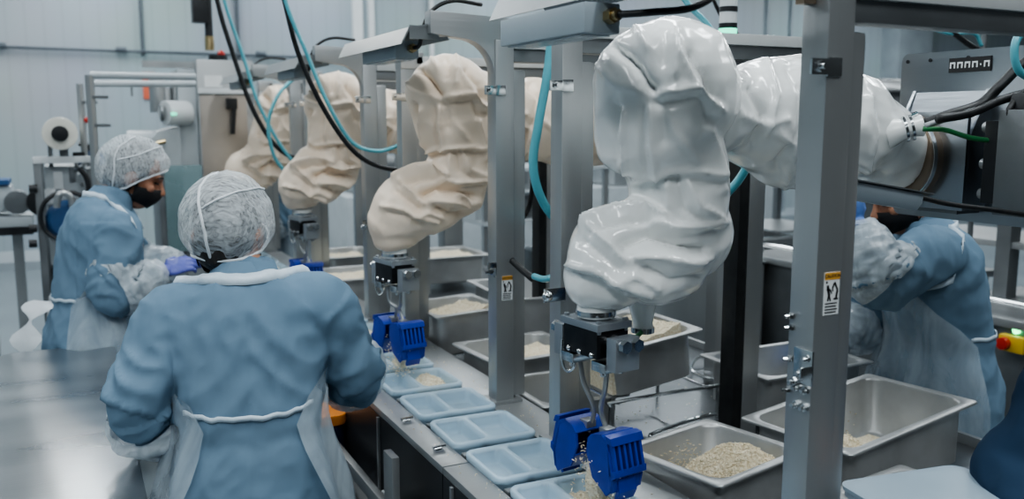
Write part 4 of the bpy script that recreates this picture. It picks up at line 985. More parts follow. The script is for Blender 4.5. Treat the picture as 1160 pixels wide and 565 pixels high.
    for s in (-1, 1):
        q = MB().tube([V((s*.10,-.06,.045)), V((s*.105,.06,.045)), V((s*.11,.165,.034))], [.044,.045,.032], 14, flat=(.8,1.15), round_ends=True); q.cyl((s*.10,-.02,.03),(s*.10,-.015,.20),.055,14); q.box((s*.10-.045,-.10,0),(s*.10+.045,.19,.02))
        finish(remesh(q, .009, 3), 'boot', M['shoe'], t, 180, False)
    # gloves and oversleeves
    for s, A in ((1,arms['R']),(-1,arms['L'])):
        S, E, W = W_[s]
        q = MB(); hand_mb(q, W, A[3], A[4], s, .0012, A[5] if len(A) > 5 else curl)
        q.tube([W.lerp(E,.30), W.lerp(E,.1), W + V(A[3]).normalized()*.01], [.038,.032,.028], 14)
        me = remesh(q, .0042, 2); displace(me, lambda p, n: .0012*noise.noise(p*50)); finish(me, 'glove', M[glove], t, 180, False)
        f0 = A[6] if len(A) > 6 else -.05
        st = E.lerp(S, .12) if f0 < 0 else E.lerp(W, f0)
        pp, rr = densify([(st,.084),(st.lerp(E.lerp(W,.3),.5) if f0 < 0 else st.lerp(W,.2),.102),(E.lerp(W,.42),.093),(E.lerp(W,.72),.076),(E.lerp(W,.93),.052),(W,.036)], 6)
        q = MB().tube(pp, rr, 28, cap=False)
        me = q.mesh('oversleeve'); bm = bmesh.new(); bm.from_mesh(me); bmesh.ops.subdivide_edges(bm, edges=bm.edges, cuts=2, use_grid_fill=True); bm.to_mesh(me); bm.free()
        displace(me, lambda p, n: .007*noise.noise(p*14+o1) + .006*(1-2*abs(noise.noise(p*26+o1))))
        for v in me.vertices: v.co = outside(v.co.copy(), .005)
        finish(me, 'oversleeve', M['sleeve'], t, 180, False)
    # --- hairnet
    rows = []; nu, nv = 56, 22
    def net_pt(ph, th, g=0):
        # ph: 0 = front, th from crown
        lim = radians(124 - 52*max(0,cos(ph))**.8 + drop*max(0,-cos(ph)))
        a = th*lim
        x = (net[0]+g)*sin(a)*sin(ph); y = (net[1]+g)*sin(a)*cos(ph); z = (net[2]+g)*cos(a)
        if th > .8:
            f = (th-.8)/.2; x *= 1-.13*f*f; y *= 1-.10*f*f
        c = noise.noise(V((x*14,y*14,z*14))+o1)*.006 + .004*(1-2*abs(noise.noise(V((x*24,y*24,z*24))+o1)))
        p = V((x,y,z)); p += p.normalized()*c
        return hp(p.x, p.y-.016, p.z+.030)
    for j in range(nv+1):
        rows.append([net_pt(2*pi*i/nu, max(.02,j/nv)) for i in range(nu)])
    q = MB().rings(rows, False); q.f.append(list(range(nu))[::-1])
    hn = q.build('hairnet', M['hairnet'], t, ang=180, world=False)
    MB().tube([net_pt(2*pi*i/48, 1.0, .001) for i in range(49)], .0042, 8, cap=False).build('elastic_band', M['net_seam'], hn, world=False)
    if seams:
        sp_ = radians(seams if not isinstance(seams, bool) else 205)
        MB().tube([net_pt(sp_+.10*sin(j*.3), .18+.80*j/20, .001) for j in range(21)], .0030, 6, flat=(1,1.3)).build('seam', M['net_seam'], hn, world=False)
        MB().tube([net_pt(sp_ - (.06+2.3*j/24), .60 - .22*sin(pi*min(1,j/22.)*.62), .001) for j in range(25)], .0028, 6, flat=(1,1.3)).build('seam', M['net_seam'], hn, world=False)
    # --- apron: film wrapped round the front, straps behind
    if apron:
        rows = []; nA = 60
        Ls = [.56,.64,.72,.80,.88,.95,1.0,1.03,1.06,1.12,1.18,1.24,1.30]
        for L in Ls:
            hw, hd, yo = interp(L)
            span = radians(sp0 - (30 if sp0 > 140 else 0)*min(1,(tieL-L)/.40) if L < tieL else sp0 - (sp0-44)*min(1,(L-tieL)/.15))
            g = .016 + .024*max(0,min(1,(tieL-L)/.2))
            row = []
            for i in range(nA+1):
                a = pi/2 + span*(2*i/nA-1); c, s = cos(a), sin(a)
                fl = .012*sin(a*11 + L*4)*min(1,max(0,tieL+.03-L)/.2)
                row.append(B(L, (hw+g+fl)*math.copysign(abs(c)**.88,c), yo + (hd+g+fl)*math.copysign(abs(s)**.88,s)))
            rows.append(row)
        n = nA+1; q = MB(); q.add([outside(p, .006) for r in rows for p in r], [(j*n+i, j*n+i+1, (j+1)*n+i+1, (j+1)*n+i) for j in range(len(rows)-1) for i in range(nA)])
        ap = q.build('apron', M['apron'], t, ang=180, world=False)
        hw, hd, yo = interp(tieL-.005)
        def strip(path, w, nm, up=None):
            path = [outside(V(p), .006, True) for p in path]; q = MB(); a = []; b = []
            for p in path:
                u = V((0,0,1)) if up is None else up(p)
                a.append(p + u*w/2); b.append(p - u*w/2)
            m_ = len(path); q.add(a+b, [(i,i+1,m_+i+1,m_+i) for i in range(m_-1)])
            o = q.build(nm, M['apron_s'], ap, ang=180, world=False); sm = o.modifiers.new('thick','SOLIDIFY'); sm.thickness = .002; return o
        pth = []
        for i in range(33):
            e_ = 128 if sp0 > 140 else sp0-4; a = pi/2 + radians(e_) + radians(360-2*e_)*i/32; f = i/32
            c, s = cos(a), sin(a)
            pth.append(B(tieL - .012*sin(pi*f) + .002*sin(i*1.3), (hw+.024)*math.copysign(abs(c)**.88,c), yo + (hd+.024)*math.copysign(abs(s)**.88,s)))
        strip(pth, .013, 'waist_tie')
        pth = []
        for i in range(49):
            f = i/48*2-1      # -1 left front, 0 behind neck, +1 right front
            a = -pi/2 + f*pi*.80
            L = 1.412 - .09*max(0,abs(f)-.55)**1.2*4
            w = 1.02 + .0
            hw2, hd2, yo2 = interp(min(1.455,L+.0))
            pth.append(B(L, (hw2+.014)*cos(a), yo2 + (hd2+.014)*sin(a)))
        strip(pth, .030, 'neck_strap', lambda p: (V((0,0,1)) + V((p.x,p.y,0)).normalized()*-.6).normalized())
    if tail:
        q = MB(); T0 = [V(p) for p in tail]
        a = []; b = []
        sp = spline(T0, 6)
        for i, p in enumerate(sp):
            w = .05 + .05*sin(i*.9) + .02*i/len(sp); a.append(p + V((w*.3,w*.5,0))); b.append(p - V((w*.3,w*.5,0)))
        m_ = len(sp); q.add(a+b, [(i,i+1,m_+i+1,m_+i) for i in range(m_-1)])
        me = q.mesh('apron_tail'); bm = bmesh.new(); bm.from_mesh(me); bmesh.ops.subdivide_edges(bm, edges=bm.edges, cuts=4, use_grid_fill=True); bm.to_mesh(me); bm.free()
        displace(me, lambda p, n: .02*noise.noise(p*12+o1)); finish(me, 'apron_tail', M['bag'], t, 180, False)
    return t
# nearest worker, seen from behind
person('worker seen from behind in white hairnet, blue coat and clear apron at the conveyor', (.365,2.20,0), radians(-10), .97, 8, head=(-.035,.10,1.462), pitch=20, yaw=-14,
    arms=dict(L=((-.170,.03,1.275),(-.255,-.015,1.085),(-.205,.13,.925),(.6,.8,-.1),(.5,-.2,-.8),.7,.16),
              R=((.170,.03,1.285),(.262,.08,1.09),(.235,.335,1.05),(.1,.95,-.25),(-.2,-.2,-.9),.6,.05)), seed=1, net=(.114,.134,.128), seams=196, wide=.93, drop=22, tieL=1.10)
# left worker in profile
person('worker in profile at left, blue coat, black mask and hairnet, packing trays', (.045,3.80,0), radians(-88), 1.03, 16, head=(-.0,.185,1.53), pitch=22, yaw=-8,
    arms=dict(L=((-.17,.12,1.34),(-.25,.18,1.12),(-.10,.36,1.16),(.3,.9,.05),(.6,0,-.7),.6),
              R=((.17,.10,1.34),(.235,.06,1.11),(.17,.25,1.175),(-.25,.9,.25),(-.6,.1,-.7),.6,.08)), glove='glove_v', sp0=118, seed=2, drop=34, net=(.108,.136,.130), seams=120, tail=[(.05,-.17,1.08),(.08,-.22,1.0),(.10,-.24,.88),(.10,-.22,.76)])
# right worker
person('stooping worker on the right in blue coat and clear apron, raising a blue gloved hand', (2.54,1.95,0), radians(62), 1.0, 14, head=(-.0,.15,1.51), pitch=22, yaw=8,
    arms=dict(L=((-.17,.12,1.345),(-.28,.32,1.275),(-.20,.365,1.44),(.1,.12,.95),(.7,.5,0),.6,-.1),
              R=((.17,.12,1.33),(.20,.18,1.05),(.15,.29,.985),(.0,.95,-.2),(-.2,-.2,-.9),.5,.0)), sp0=98, tieL=1.08, seed=3, net=(.106,.124,.118), seams=60)
# far worker behind the third robot
person('distant worker in blue coat mostly hidden behind the third robot', (1.36,6.35,0), radians(100), 1.0, 12, head=(0,.14,1.52), pitch=18, yaw=0,
    arms=dict(L=((-.17,.08,1.29),(-.24,.14,1.05),(-.12,.36,1.03),(.2,.95,-.1),(.3,0,-.9),.5),
              R=((.17,.08,1.29),(.24,.14,1.05),(.12,.36,1.03),(-.2,.95,-.1),(-.3,0,-.9),.5)), seed=4, seams=False)
# dark sleeved arm of a worker cut by the right lower corner
t = thing('person', 'worker in dark blue cut off by the lower right corner', 'person', (1.83,.93,0), radians(60))
q = MB()
a, b, c = onz(1165,450,1.22), onz(1150,520,1.05), onz(1105,590,.98)
c0 = V((1.97,.84,0)); E_ = onx(1152,548,1.62); S_ = onx(1222,435,1.74); W_2 = V((1.50,.86,1.02))
q.tube([c0+V((0,0,.35)), c0+V((0,0,.8)), c0+V((0,0,1.12)), c0+V((0,0,1.30)), c0+V((0,0,1.38))], [.22,.19,.20,.16,.07], 24)
sp, rr = densify([(c0+V((-.08,.05,1.26)),.10),(S_,.085),(S_.lerp(E_,.5),.080),(E_,.076),(W_2,.052)],5); q.tube(sp, rr, 18)
sp, rr = densify([(c0+V((.08,-.1,1.26)),.10),(V((2.12,.72,1.05)),.075),(V((1.95,.62,1.0)),.062)],5); q.tube(sp, rr, 18)
me = remesh(q, .010, 6); displace(me, lambda p, n: .010*noise.noise(p*7) + .006*(1-2*abs(noise.noise(p*16))))
finish(me, 'coat', M['coat_dark'], t, 180)
q = MB().ball(c0+V((-.03,0,1.54)), (.08,.095,.115)); q.cyl(c0+V((0,0,1.25)), c0+V((-.02,0,1.5)), .058)
q.tube([c0+V((0,0,.9)), c0+V((0,0,1.3))], [.15,.14], 16)
for s in (-1,1): q.tube([c0+V((0,s*.1,.9)), c0+V((0,s*.1,.08))], [.08,.05], 14); q.tube([c0+V((.05,s*.1,.04)), c0+V((-.14,s*.1,.03))], [.036,.028], 10)
q.tube([c0+V((-.08,.05,1.26)), S_, E_, W_2], [.06,.05,.045,.03], 12)
hand_mb(q, W_2, (-.6,-.7,-.1), (.2,-.2,-.9), 1, 0, .5)
finish(remesh(q, .0065, 4), 'body', M['skin'], t, 180)
q = MB().ball(c0+V((-.02,0,1.575)), (.10,.115,.105)); finish(remesh(q,.012,3), 'hairnet', M['hairnet'], t, 180)

# ------------------------------------------------------------------ left background: film wrapping machine
Yb = 5.5
def A(px_, py_, y=Yb): return ony(px_, py_, y)
t = thing('film_machine', 'blurred film wrapping machine with film roll at far left', 'machine', (-.05,5.5,0))
p0, p1 = A(42,185), A(98,185)
for x in (p0.x, p1.x+.02): MB().box((x-.02,5.48,0), (x+.02,5.52,p0.z)).build('frame_post', M['steel_dark'], t, bevel=.003)
for x in (p0.x, p1.x+.02): MB().box((x-.02,6.0,0), (x+.02,6.04,p0.z)).build('frame_post', M['steel_dark'], t, bevel=.003)
MB().box((p0.x-.02,5.47,p0.z), (p1.x+.06,5.53,p0.z+.035)).build('top_bar', M['white'], t, bevel=.004)
MB().box((p0.x+.03,5.56,.95), (p1.x+.25,5.95,1.50)).build('machine_cabinet', M['dwhite'], t, bevel=.01)
MB().box((p0.x+.03,5.5,.45), (p1.x+.2,5.95,.95)).build('lower_cabinet', M['black'], t, bevel=.01)
for a, b, c_, d in ((60,195,72,215),(78,190,86,206),(50,215,64,232)): 
    u, v = A(a,b), A(c_,d); MB().box((u.x,5.545,v.z), (v.x,5.56,u.z)).build('panel_box', M['steel_dark'] if a == 78 else M['white'], t, bevel=.003)
c = A(77,250); MB().tube([V((c.x,5.54,c.z)), V((c.x,5.50,c.z)), V((c.x,5.46,c.z))], [.115,.11,.085], 28).build('motor_cover', M['motor'], t, bevel=.006)
MB().tube([c + V((.125*cos(a)*1.05, -.06, .135*sin(a)+.03)) for a in [pi*2*k/30 for k in range(31)]], .012, 8).build('drive_belt', M['black'], t)
MB().tube(spline([A(64,235,5.38), A(66,222,5.38), A(74,219,5.38), A(81,226,5.38), A(83,250,5.38), A(84,310,5.38)],5), .018, 10).build('bent_pipe', M['steel'], t)
MB().tube(spline([A(90,190,5.45), A(99,205,5.45), A(101,235,5.45), A(98,262,5.45)],5), .014, 8).build('belt_guard', M['black'], t)
for a in (168,178): 
    for b in (41,44): pass
for b in (213,258,275): q = A(40,b); MB().cyl((q.x-.03,5.47,q.z),(q.x+.01,5.47,q.z),.022,12).build('adjuster', M['black'], t)
# spindle and arm for the roll
c = A(68,151)
MB().box((c.x-.01,5.5,1.55), (c.x+.035,5.54,c.z)).build('roll_arm', M['steel_dark'], t, bevel=.003)
MB().box((A(55,150).x-.01,5.52,1.5), (A(55,150).x+.012,5.56,c.z)).build('roll_arm', M['steel_dark'], t)
r = thing('film_roll', 'round white roll of packing film with black core, far left', 'roll', (c.x,5.5,c.z-.1))
MB().cyl((c.x,5.42,c.z),(c.x,5.62,c.z),.088,40).build('wound_film', M['roll'], r, bevel=.008)
MB().cyl((c.x,5.40,c.z),(c.x,5.65,c.z),.042,24).build('core', M['black'], r, bevel=.004)
for k in range(26):      # tangle of rollers, cams and brackets by the roll
    a = A(random.uniform(82,104), random.uniform(160,215), random.uniform(5.5,5.8)); L = random.uniform(.02,.07)
    if k % 3: MB().cyl(a, a+V((random.uniform(-.5,.5),-.6,random.uniform(-.5,.5)))*L, random.uniform(.006,.016), 10).build('roller', random.choice([M['chrome'],M['black'],M['white'],M['steel_dark']]), t)
    else: MB().box(a, a+V((L,.02,L*.6))).build('bracket', random.choice([M['steel'],M['white'],M['black']]), t, bevel=.002)
c = A(103,183,5.7); MB().ball((c.x,5.7,c.z), (.075,.06,.075)).build('blue_hood', M['motor'], t)
c = A(78,133,5.7); MB().ball(A(97,136,5.6), .018).build('red_button', M['red'], t)
# tall guard rails with glass panel
g = thing('guard_rail', 'tall thin metal guard rails beside the film machine', 'rail', (A(100,180,5.2).x,5.2,0))
for a, b, y in ((101,85,5.2),(90,95,5.6)):
    q = ony(a,b,y); e = ony(a+8,200,y); MB().tube([V((q.x,y,q.z)), V((e.x,y,e.z)), V((e.x,y,0))], .022 if a == 101 else .018, 8).build('upright', M['steel'], g)
for (a,b,y) in ((106,110,5.2),(95,116,5.6),(109,142,5.2)): q = ony(a,b,y); MB().box((q.x-.01,y-.02,q.z-.008),(q.x+.07,y+.01,q.z+.008)).build('stub', M['steel_dark'], g)
for y0, b0, b1 in ((5.2,84,87),(5.6,94,95)):
    a, b = ony(102,b0+1,y0), ony(222,b1,y0); MB().cyl(a, b, .018, 10).build('cross_tube', M['dwhite'], g)
c = ony(149,99,5.6); MB().box((c.x-.006,5.59,c.z-.05),(c.x+.006,5.61,c.z+.02)).build('hook', M['steel_dark'], g)
# side conveyor stub at the far left edge
t = thing('side_conveyor', 'low side conveyor at the far left edge of the hall', 'conveyor', (-.9,6.6,0))
a, b = ony(-60,245,6.6), ony(38,242,6.6)
MB().box((a.x,6.4,b.z-.06),(b.x,6.8,b.z)).build('belt_bed', M['dwhite'], t, bevel=.008)
MB().box((a.x,6.38,b.z-.11),(b.x,6.4,b.z-.06)).build('side_rail', M['black'], t)
MB().box((a.x,6.5,b.z+.02),(b.x-.1,6.75,b.z+.20)).build('hopper', M['dwhite'], t, bevel=.06)
MB().box((a.x,6.48,b.z+.2),(b.x-.12,6.77,b.z+.23)).build('hopper_lip', M['motor'], t)
MB().cyl((b.x-.08,6.42,b.z+.09),(b.x-.08,6.55,b.z+.09),.075,20).build('pulley', M['steel_dark'], t, bevel=.005)
MB().cyl((b.x+.06,6.40,b.z+.09),(b.x+.06,6.5,b.z+.09),.09,20).build('pulley', M['black'], t, bevel=.005)
for x in (a.x+.2,b.x-.1): MB().box((x-.03,6.55,0),(x+.03,6.65,b.z-.06)).build('leg', M['steel'], t)
# white sided cart in front of it
t = thing('panel_cart', 'white panelled cart with steel frame left of the left worker', 'cart', (.06,4.75,0))
p0 = onz(47,388,.0) if False else V((-.11,4.62,0)); x1 = .35
for x in (-.12, x1): MB().box((x-.02,4.60,0),(x+.02,4.64,.80)).build('frame_post', M['steel'], t, bevel=.004)
for x in (-.12, x1): MB().box((x-.02,5.2,0),(x+.02,5.24,.80)).build('frame_post', M['steel'], t, bevel=.004)
MB().box((-.14,4.60,.80),(x1+.02,5.24,.835)).build('top_frame', M['steel'], t, bevel=.004)
MB().box((-.10,4.615,.30),(x1-.02,4.63,.80)).build('white_panel', M['white'], t, bevel=.002)
MB().box((-.126,4.64,.30),(-.114,5.2,.80)).build('white_panel', M['white'], t, bevel=.002)
for z in (.70,.52): MB().cyl((-.04,4.614,z),(-.04,4.606,z),.012,12).build('fastener', M['steel_dark'], t)
for z in (.62,.56,.47): MB().cyl((-.14,4.62,z),(-.16,4.62,z),.018,12).build('foot_knob', M['black'], t)
tag(MB().ball((.10,4.72,.853), (.075,.05,.017)).build('folded_bag', M['bag'], None, ang=180), 'small white plastic bag lying on the panelled cart', 'bag')
# stainless machine cabinet in the middle background
Yc = 5.85
def C(px_, py_, y=Yc): return ony(px_, py_, y)
t = thing('machine_cabinet', 'tall stainless machine cabinet behind the last cream robot', 'machine', (.85,6.0,0))
a, b = C(222,67), C(277,67)
MB().box((a.x,Yc,.1),(b.x+.05,6.5,a.z)).build('cabinet_body', M['steel_h'], t, bevel=.008)
MB().box((a.x+.01,Yc-.012,.3),(b.x,Yc-.001,C(240,108).z)).build('door', M['tan_reflection_steel'], t, bevel=.004)
MB().box((a.x,Yc-.03,C(240,108).z+.01),(b.x+.04,Yc-.001,C(240,100).z)).build('ledge', M['white'], t, bevel=.003)
q = C(240,92); MB().box((q.x-.045,Yc-.004,q.z-.035),(q.x+.06,Yc-.001,q.z+.035)).build('rating_plate', M['sticker_w'], t)
q = C(261,117); h = MB().box((q.x-.03,Yc-.05,q.z-.035),(q.x+.035,Yc-.012,q.z+.03)).build('handle_box', M['black'], t, bevel=.004)
MB().box((q.x-.005,Yc-.05,q.z-.19),(q.x+.02,Yc-.03,q.z-.03), Matrix.Rotation(radians(6),3,'Y')).build('lever', M['black'], h)
MB().box((a.x-.11,Yc+.05,.1),(a.x-.002,6.4,a.z-.06)).build('side_column', M['dwhite'], t, bevel=.006)
MB().box((a.x-.3,Yc+.1,a.z-.05),(a.x+.1,Yc+.14,a.z-.01)).build('top_tube', M['steel'], t)
for x, z0, z1, r in ((a.x-.17,1.72,1.95,.03),(a.x-.22,1.8,2.02,.05),(a.x-.12,1.75,2.0,.02)): MB().cyl((x,Yc+.1,z0),(x,Yc+.1,z1),r,14).build('air_cylinder', M['steel'], t, bevel=.003)
q = C(192,128); MB().cyl((q.x-.03,Yc-.02,q.z),(q.x+.11,Yc+.05,q.z),.075,26).build('drum', M['white'], t, bevel=.015)
MB().box((q.x+.0,Yc-.097,q.z-.012),(q.x+.03,Yc-.085,q.z)).build('green_lamp', M['led'], t)
MB().cyl((q.x-.04,Yc-.02,q.z),(q.x-.055,Yc-.02,q.z),.05,20).build('drum_cap', M['steel_dark'], t)
q = C(185,160); pl = [(q.x-.10,Yc,q.z-.2),(q.x-.10,Yc,q.z-.02),(q.x-.03,Yc,q.z+.06),(q.x+.10,Yc,q.z+.09),(q.x+.10,Yc,q.z-.2)]
MB().prism(pl, (0,.3,0)).build('side_guard', M['dwhite'], t, bevel=.01)
q = C(165,165); MB().cyl((q.x-.1,Yc+.1,q.z-.02),(q.x+.06,Yc+.1,q.z-.02),.11,22).build('motor_housing', M['dwhite'], t, bevel=.02)
MB().box((q.x-.06,Yc+.0,q.z-.06),(q.x+.0,Yc+.06,q.z-.02)).build('green_lamp', M['led'], t) if False else None
q = C(181,162); MB().cyl((q.x-.02,Yc-.03,q.z),(q.x+.03,Yc-.03,q.z+.01),.012,10).build('valve', M['brass'], t)
# dark green glass of the machine enclosure lower down
MB().box((a.x-.22,Yc-.04,.95),(a.x-.002,Yc-.02,1.48)).build('tinted_guard', M['pvc'], t)
MB().box((a.x-.25,Yc+.02,.1),(a.x-.115,6.4,1.45)).build('base_cabinet', M['steel_dark'], t, bevel=.006)
# orange-red sign on the wall, hanging valve and drop pipe
a, b = ony(161,82,11.98), ony(181,112,11.98)
s = MB().box((a.x,11.975,b.z),(b.x-.04,12,a.z)).build('wall_sign', M['orange_sign'], None)
tag(s, 'orange red notice on the white back wall', 'sign')
q = ony(230,10,6.2)
t = thing('drop_pipe', 'black drop pipe with valve hanging from above the machine cabinet', 'pipe', (q.x,6.2,1.98))
zb = ony(237,66,6.2).z
MB().cyl((q.x+.03,6.2,zb+.13),(q.x+.03,6.2,4.0),.025,12).build('pipe', M['black'], t)
MB().box((q.x-.07,6.15,q.z-.09),(q.x+.02,6.25,q.z+.12)).build('connector_box', M['black'], t, bevel=.006)
MB().cyl((q.x+.03,6.2,zb+.05),(q.x+.03,6.2,zb+.14),.03,14).build('brass_union', M['brass'], t)
MB().ball((q.x+.10,6.2,zb+.03),.024).build('red_valve', M['red'], t)
MB().cyl((q.x+.08,6.2,zb-.02),(q.x+.08,6.2,zb+.02),.06,16).build('base', M['black'], t)

# ------------------------------------------------------------------ right side and middle background
def station(label, x, y0, y1, zt, ey, ez, z_led):
    t = thing('work_station', label, 'workbench', (x+.4,(y0+y1)/2,0))
    MB().box((x-.02,y0,zt-.035),(x+.75,y1,zt)).build('table_top', M['steel_h'], t, bevel=.005)
    MB().box((x,y0+.02,.25),(x+.70,y1-.02,zt-.036)).build('front_cabinet', M['steel_dark'], t, bevel=.005)
    for yy in (y0+.05,y1-.05): MB().box((x+.03,yy-.025,0),(x+.08,yy+.025,.25)).build('leg', M['steel_dark'], t)
    MB().tube(spline([(x+.06,y0+.1,zt),(x+.06,y0+.1,zt+.04),(x+.06,y0+.16,zt+.05),(x+.06,y1-.16,zt+.05),(x+.06,y1-.1,zt+.04),(x+.06,y1-.1,zt)],5), .012, 8).build('hand_rail', M['chrome'], t)
    s = MB().box((x-.04,ey-.065,ez-.034),(x-.001,ey+.045,ez+.034)).build('stop_switch', M['yellow'], t, bevel=.008)
    MB().cyl((x-.04,ey+.012,ez),(x-.068,ey+.012,ez),.026,20).build('stop_button', M['red'], s, bevel=.006)
    MB().cyl((x-.001,ey-.01,z_led),(x-.014,ey-.01,z_led),.014,16).build('green_lamp', M['led2'], t)
    MB().cyl((x-.001,ey+.11,z_led),(x-.014,ey+.11,z_led),.016,16).build('selector', M['steel'], t)
    return t
X = 3.46
e1, e2 = onx(1149,388,X), onx(962,340,X)
station('dark control bench with red stop button at the right edge', X, 1.5, 2.80, onx(1100,352,X).z, e1.y, e1.z, onx(1152,374,X).z)
station('dark control bench with red stop button behind the stooping worker\'s hand', X, 2.92, 4.0, onx(950,306,X).z, e2.y, e2.z, onx(963,329,X).z)
# shelf with pan above the right bench
t = thing('bench_shelf', 'steel shelf frame standing behind the right control bench', 'shelf', (3.9,2.4,.0))
for y in (1.7, 2.65): MB().box((3.83,y-.035,.93),(3.90,y+.035,2.0)).build('upright', M['steel_dark'], t)
for z in (1.20,1.50): MB().box((3.84,1.5,z-.03),(4.3,3.2,z)).build('shelf_board', M['steel'], t, bevel=.004)
tag(MB().box((3.9,2.8,1.501),(4.2,3.15,1.56)).build('food_tray_stack', M['white'], None, bevel=.01), 'white tray stack on the shelf behind the stooping worker', 'tray')
tag(finish(remesh(MB().ball((4.05,2.0,1.575),(.16,.2,.075)),.02,3), 'plastic_bag', M['bag']), 'crumpled white plastic bag on the shelf at right edge', 'bag')
b = thing('steel_food_pan', 'steel pan on shelf at the right edge behind control bench', 'food pan', (3.95,2.1,1.02))
MB().rings([rrect(.13,.3,.03,z,5,(3.78+.2,1.95)) for z in (1.0,1.19)]).build('pan_body', M['pan'], b) if False else None
bpy.data.objects.remove(b)
# far trolley, tub and shelving seen between the frames
def tub(label, x0, x1, y0, y1, z0, z1, m='steel'):
    t = thing('steel_tub', label, 'tub', ((x0+x1)/2,(y0+y1)/2,0))
    c = ((x0+x1)/2,(y0+y1)/2); hx, hy = (x1-x0)/2, (y1-y0)/2
    MB().rings([rrect(hx,hy,.02,z0,4,c), rrect(hx,hy,.02,z1,4,c), rrect(hx-.02,hy-.02,.02,z1,4,c), rrect(hx-.02,hy-.02,.02,z0+.03,4,c)]).build('tub_body', M[m], t, ang=40)
    MB().rings([rrect(hx+.012,hy+.012,.03,z1-.012,4,c), rrect(hx+.012,hy+.012,.03,z1+.004,4,c), rrect(hx-.015,hy-.015,.02,z1+.004,4,c), rrect(hx-.015,hy-.015,.02,z1-.012,4,c), rrect(hx+.012,hy+.012,.03,z1-.012,4,c)], False).build('rim', M['chrome'], t)
    for x in (x0+.05,x1-.05):
        for y in (y0+.05,y1-.05): MB().cyl((x,y,.0),(x,y,z0),.03,12).build('leg', M['steel_dark'], t)
    return t
tub('large deep stainless tub behind the white robot\'s wrist', 3.02, 3.42, 3.75, 4.40, .35, .98)
tub('deep dark open stainless tub left of the foreground post', 3.45, 3.95, 4.05, 4.7, .35, 1.06, 'steel_dark')
t = thing('storage_rack', 'tall steel storage rack in the background left of foreground post', 'rack', (4.4,5.2,0))
for x in (4.05,5.2):
    for y in (5.0,5.6): MB().box((x-.025,y-.025,0),(x+.025,y+.025,2.0)).build('upright', M['steel_dark'], t)
for z in (.4,.95,1.42,1.95): MB().box((4.02,4.97,z-.03),(5.23,5.63,z)).build('shelf_board', M['steel'], t, bevel=.004)
p = onx(868,240,4.3)
tag(MB().rings([rrect(.20,.16,.02,z,4,(4.42,5.22)) for z in (1.421,1.60)]+[rrect(.215,.175,.02,1.605,4,(4.42,5.22)),rrect(.215,.175,.02,1.63,4,(4.42,5.22))]).build('storage_box', M['white'], None, bevel=.006), 'white lidded plastic box on the storage rack', 'box')
me = remesh(MB().ball((4.28,5.2,1.70),(.22,.16,.09)).ball((4.42,5.2,1.74),(.13,.1,.09)),.02,3); displace(me, lambda p, n: .03*noise.noise(p*9))
tag(finish(me, 'plastic_bag', M['bag'], None, 180), 'crumpled white plastic bag on the lidded box', 'bag')
for k in range(3):
    tag(MB().cyl((4.10+.07*k,5.05,1.421),(4.10+.07*k,5.05,1.50),.028,14).cyl((4.10+.07*k,5.05,1.50),(4.10+.07*k,5.05,1.53),.012,10).build('bottle', M['black'], None, bevel=.004), 'small dark bottle beside the white lidded box', 'bottle', 'dark bottles on the storage rack')
t = thing('storage_rack', 'blurred open wire rack seen between the two middle posts', 'rack', (3.3,6.3,0))
for x in (2.75,3.25,3.8):
    MB().box((x-.02,6.0,0),(x+.02,6.04,1.7)).build('upright', M['steel'], t)
    MB().box((x-.02,6.6,0),(x+.02,6.64,1.7)).build('upright', M['steel'], t)
for z in (.55,1.0,1.4): MB().box((2.72,5.98,z-.025),(3.83,6.66,z)).build('shelf_board', M['dwhite'], t)
for k, (x, z, w) in enumerate(((2.85,1.001,.12),(3.1,1.001,.1),(3.4,1.001,.14),(2.95,.551,.14),(3.4,.551,.16),(3.0,1.401,.15),(3.5,1.401,.12))):
    tag(MB().rings([rrect(w,.16,.02,z+h_,4,(x,6.3)) for h_ in (0,.16)]+[rrect(w+.012,.172,.02,z+.165,4,(x,6.3)),rrect(w+.012,.172,.02,z+.18,4,(x,6.3))]).build('storage_box', [M['dwhite'],M['steel_dark'],M['white']][k%3], None), '%s lidded box on the blurred wire rack, number %s from its left' % (['grey','dark','white'][k%3], ['one','two','three','four','five','six','seven'][k]), 'box', 'boxes on the wire rack')
t = thing('far_machine', 'long low grey machine standing against the back wall', 'machine', (5.5,9.6,0))
MB().box((2.6,9.2,.15),(8.5,10.2,.95)).build('machine_body', M['dwhite'], t, bevel=.02)
MB().box((2.8,9.3,.96),(5.0,10.1,1.35)).build('upper_unit', M['steel'], t, bevel=.03)
MB().box((6.0,9.3,.96),(8.2,10.1,1.5)).build('upper_unit', M['steel'], t, bevel=.03)
for x in (2.8,4.5,6.3,8.2): MB().box((x-.05,9.3,0),(x+.05,9.4,.15)).build('foot', M['black'], t)
for x in (3.2,3.9,4.6): MB().box((x-.25,9.285,1.02),(x+.2,9.299,1.3)).build('panel', M['steel_dark'], t)
t = thing('far_machine', 'round topped steel machine above cuff of white robot, far background', 'machine', (6.9,7.0,0))
a = ony(985,105,7.0)
MB().rings([rrect(.45,.4,.1,z,5,(a.x,7.0)) for z in (.2,1.0,a.z)]).build('machine_body', M['steel_dark'], t, bevel=.02)
MB().rings([rrect(.5,.45,.15,z,6,(a.x,7.0)) for z in (a.z+.001,a.z+.05)] + [rrect(.4,.35,.15,a.z+.13,6,(a.x,7.0))]).build('rounded_lid', M['steel'], t, ang=60)
for sx in (-.35,.35): MB().cyl((a.x+sx,7.0,0),(a.x+sx,7.0,.2),.05,10).build('leg', M['steel_dark'], t)

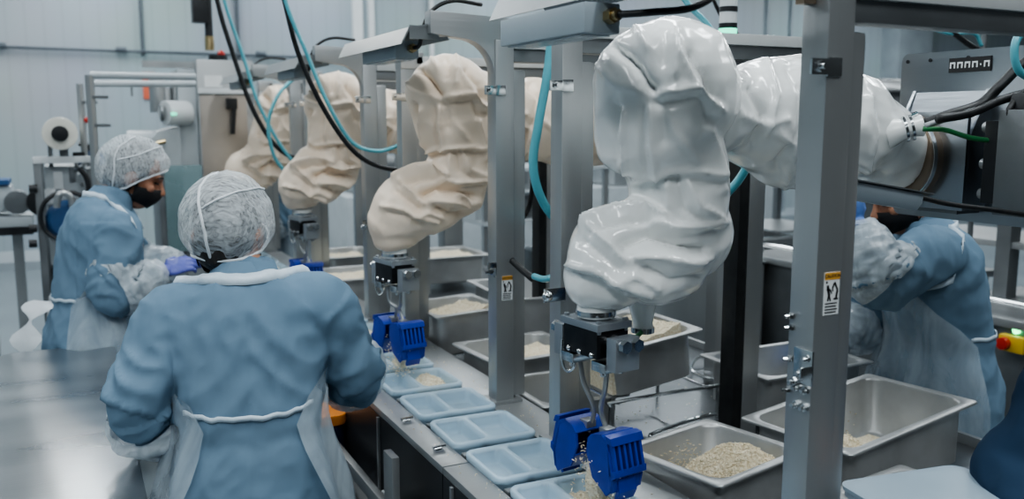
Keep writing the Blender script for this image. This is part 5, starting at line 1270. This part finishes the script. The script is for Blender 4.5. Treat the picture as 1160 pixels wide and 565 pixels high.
# ------------------------------------------------------------------ light, sky, camera
w = bpy.data.worlds.new('World'); sc.world = w; w.use_nodes = True
nt = w.node_tree; bg = nt.nodes['Background']
tc = nt.nodes.new('ShaderNodeTexCoord'); sp = nt.nodes.new('ShaderNodeSeparateXYZ'); rp = nt.nodes.new('ShaderNodeValToRGB')
nt.links.new(tc.outputs['Generated'], sp.inputs[0]); nt.links.new(sp.outputs['Z'], rp.inputs['Fac'])
rp.color_ramp.elements[0].color = (.13,.148,.158,1); rp.color_ramp.elements[1].position = .7; rp.color_ramp.elements[1].color = (.37,.42,.45,1)
nt.links.new(rp.outputs['Color'], bg.inputs['Color']); bg.inputs['Strength'].default_value = .30
def area(x, y, z, sx, sy, e, c=(.90,.965,1)):
    l = bpy.data.lights.new('ceiling_and_fill_strip', 'AREA'); l.shape = 'RECTANGLE'; l.size = sx; l.size_y = sy; l.energy = e; l.color = c
    o = link(bpy.data.objects.new('ceiling_and_fill_strip', l)); o.location = (x,y,z); return o
for x in (-2.2, .4, 3.0, 5.6):
    for y in (1.2, 4.4, 7.6, 10.6):
        area(x, y, 4.3, .45, 1.7, 54 if y < 10 else 60)
for x, y in ((8.6,5.0),(8.6,9.8),(12.,9.8),(12.,5.0),(-1.5,-1.2),(1.2,-1.2)): area(x, y, 4.3, .45, 1.7, 115 if x > 8 else 85)  # added fill lights: far right for the wall, behind camera for facing surfaces
area(.1, 9.6, 4.28, .5, .8, 40, (1,.93,.82))
cam = bpy.data.cameras.new('Camera'); co = link(bpy.data.objects.new('Camera', cam)); sc.camera = co
cam.sensor_width = 36; cam.lens = 36*CF/1160; cam.clip_start = .05
co.location = (0,0,CH); co.rotation_euler = (pi/2 - CP, 0, -CA)
cam.dof.use_dof = True; cam.dof.focus_distance = 2.0; cam.dof.aperture_fstop = 3.2
sc.view_settings.view_transform = 'AgX'; sc.view_settings.look = 'AgX - Medium High Contrast'; sc.view_settings.exposure = -0.27
sc.cycles.max_bounces = 8; sc.cycles.transparent_max_bounces = 12
sc.cycles.use_denoising = True
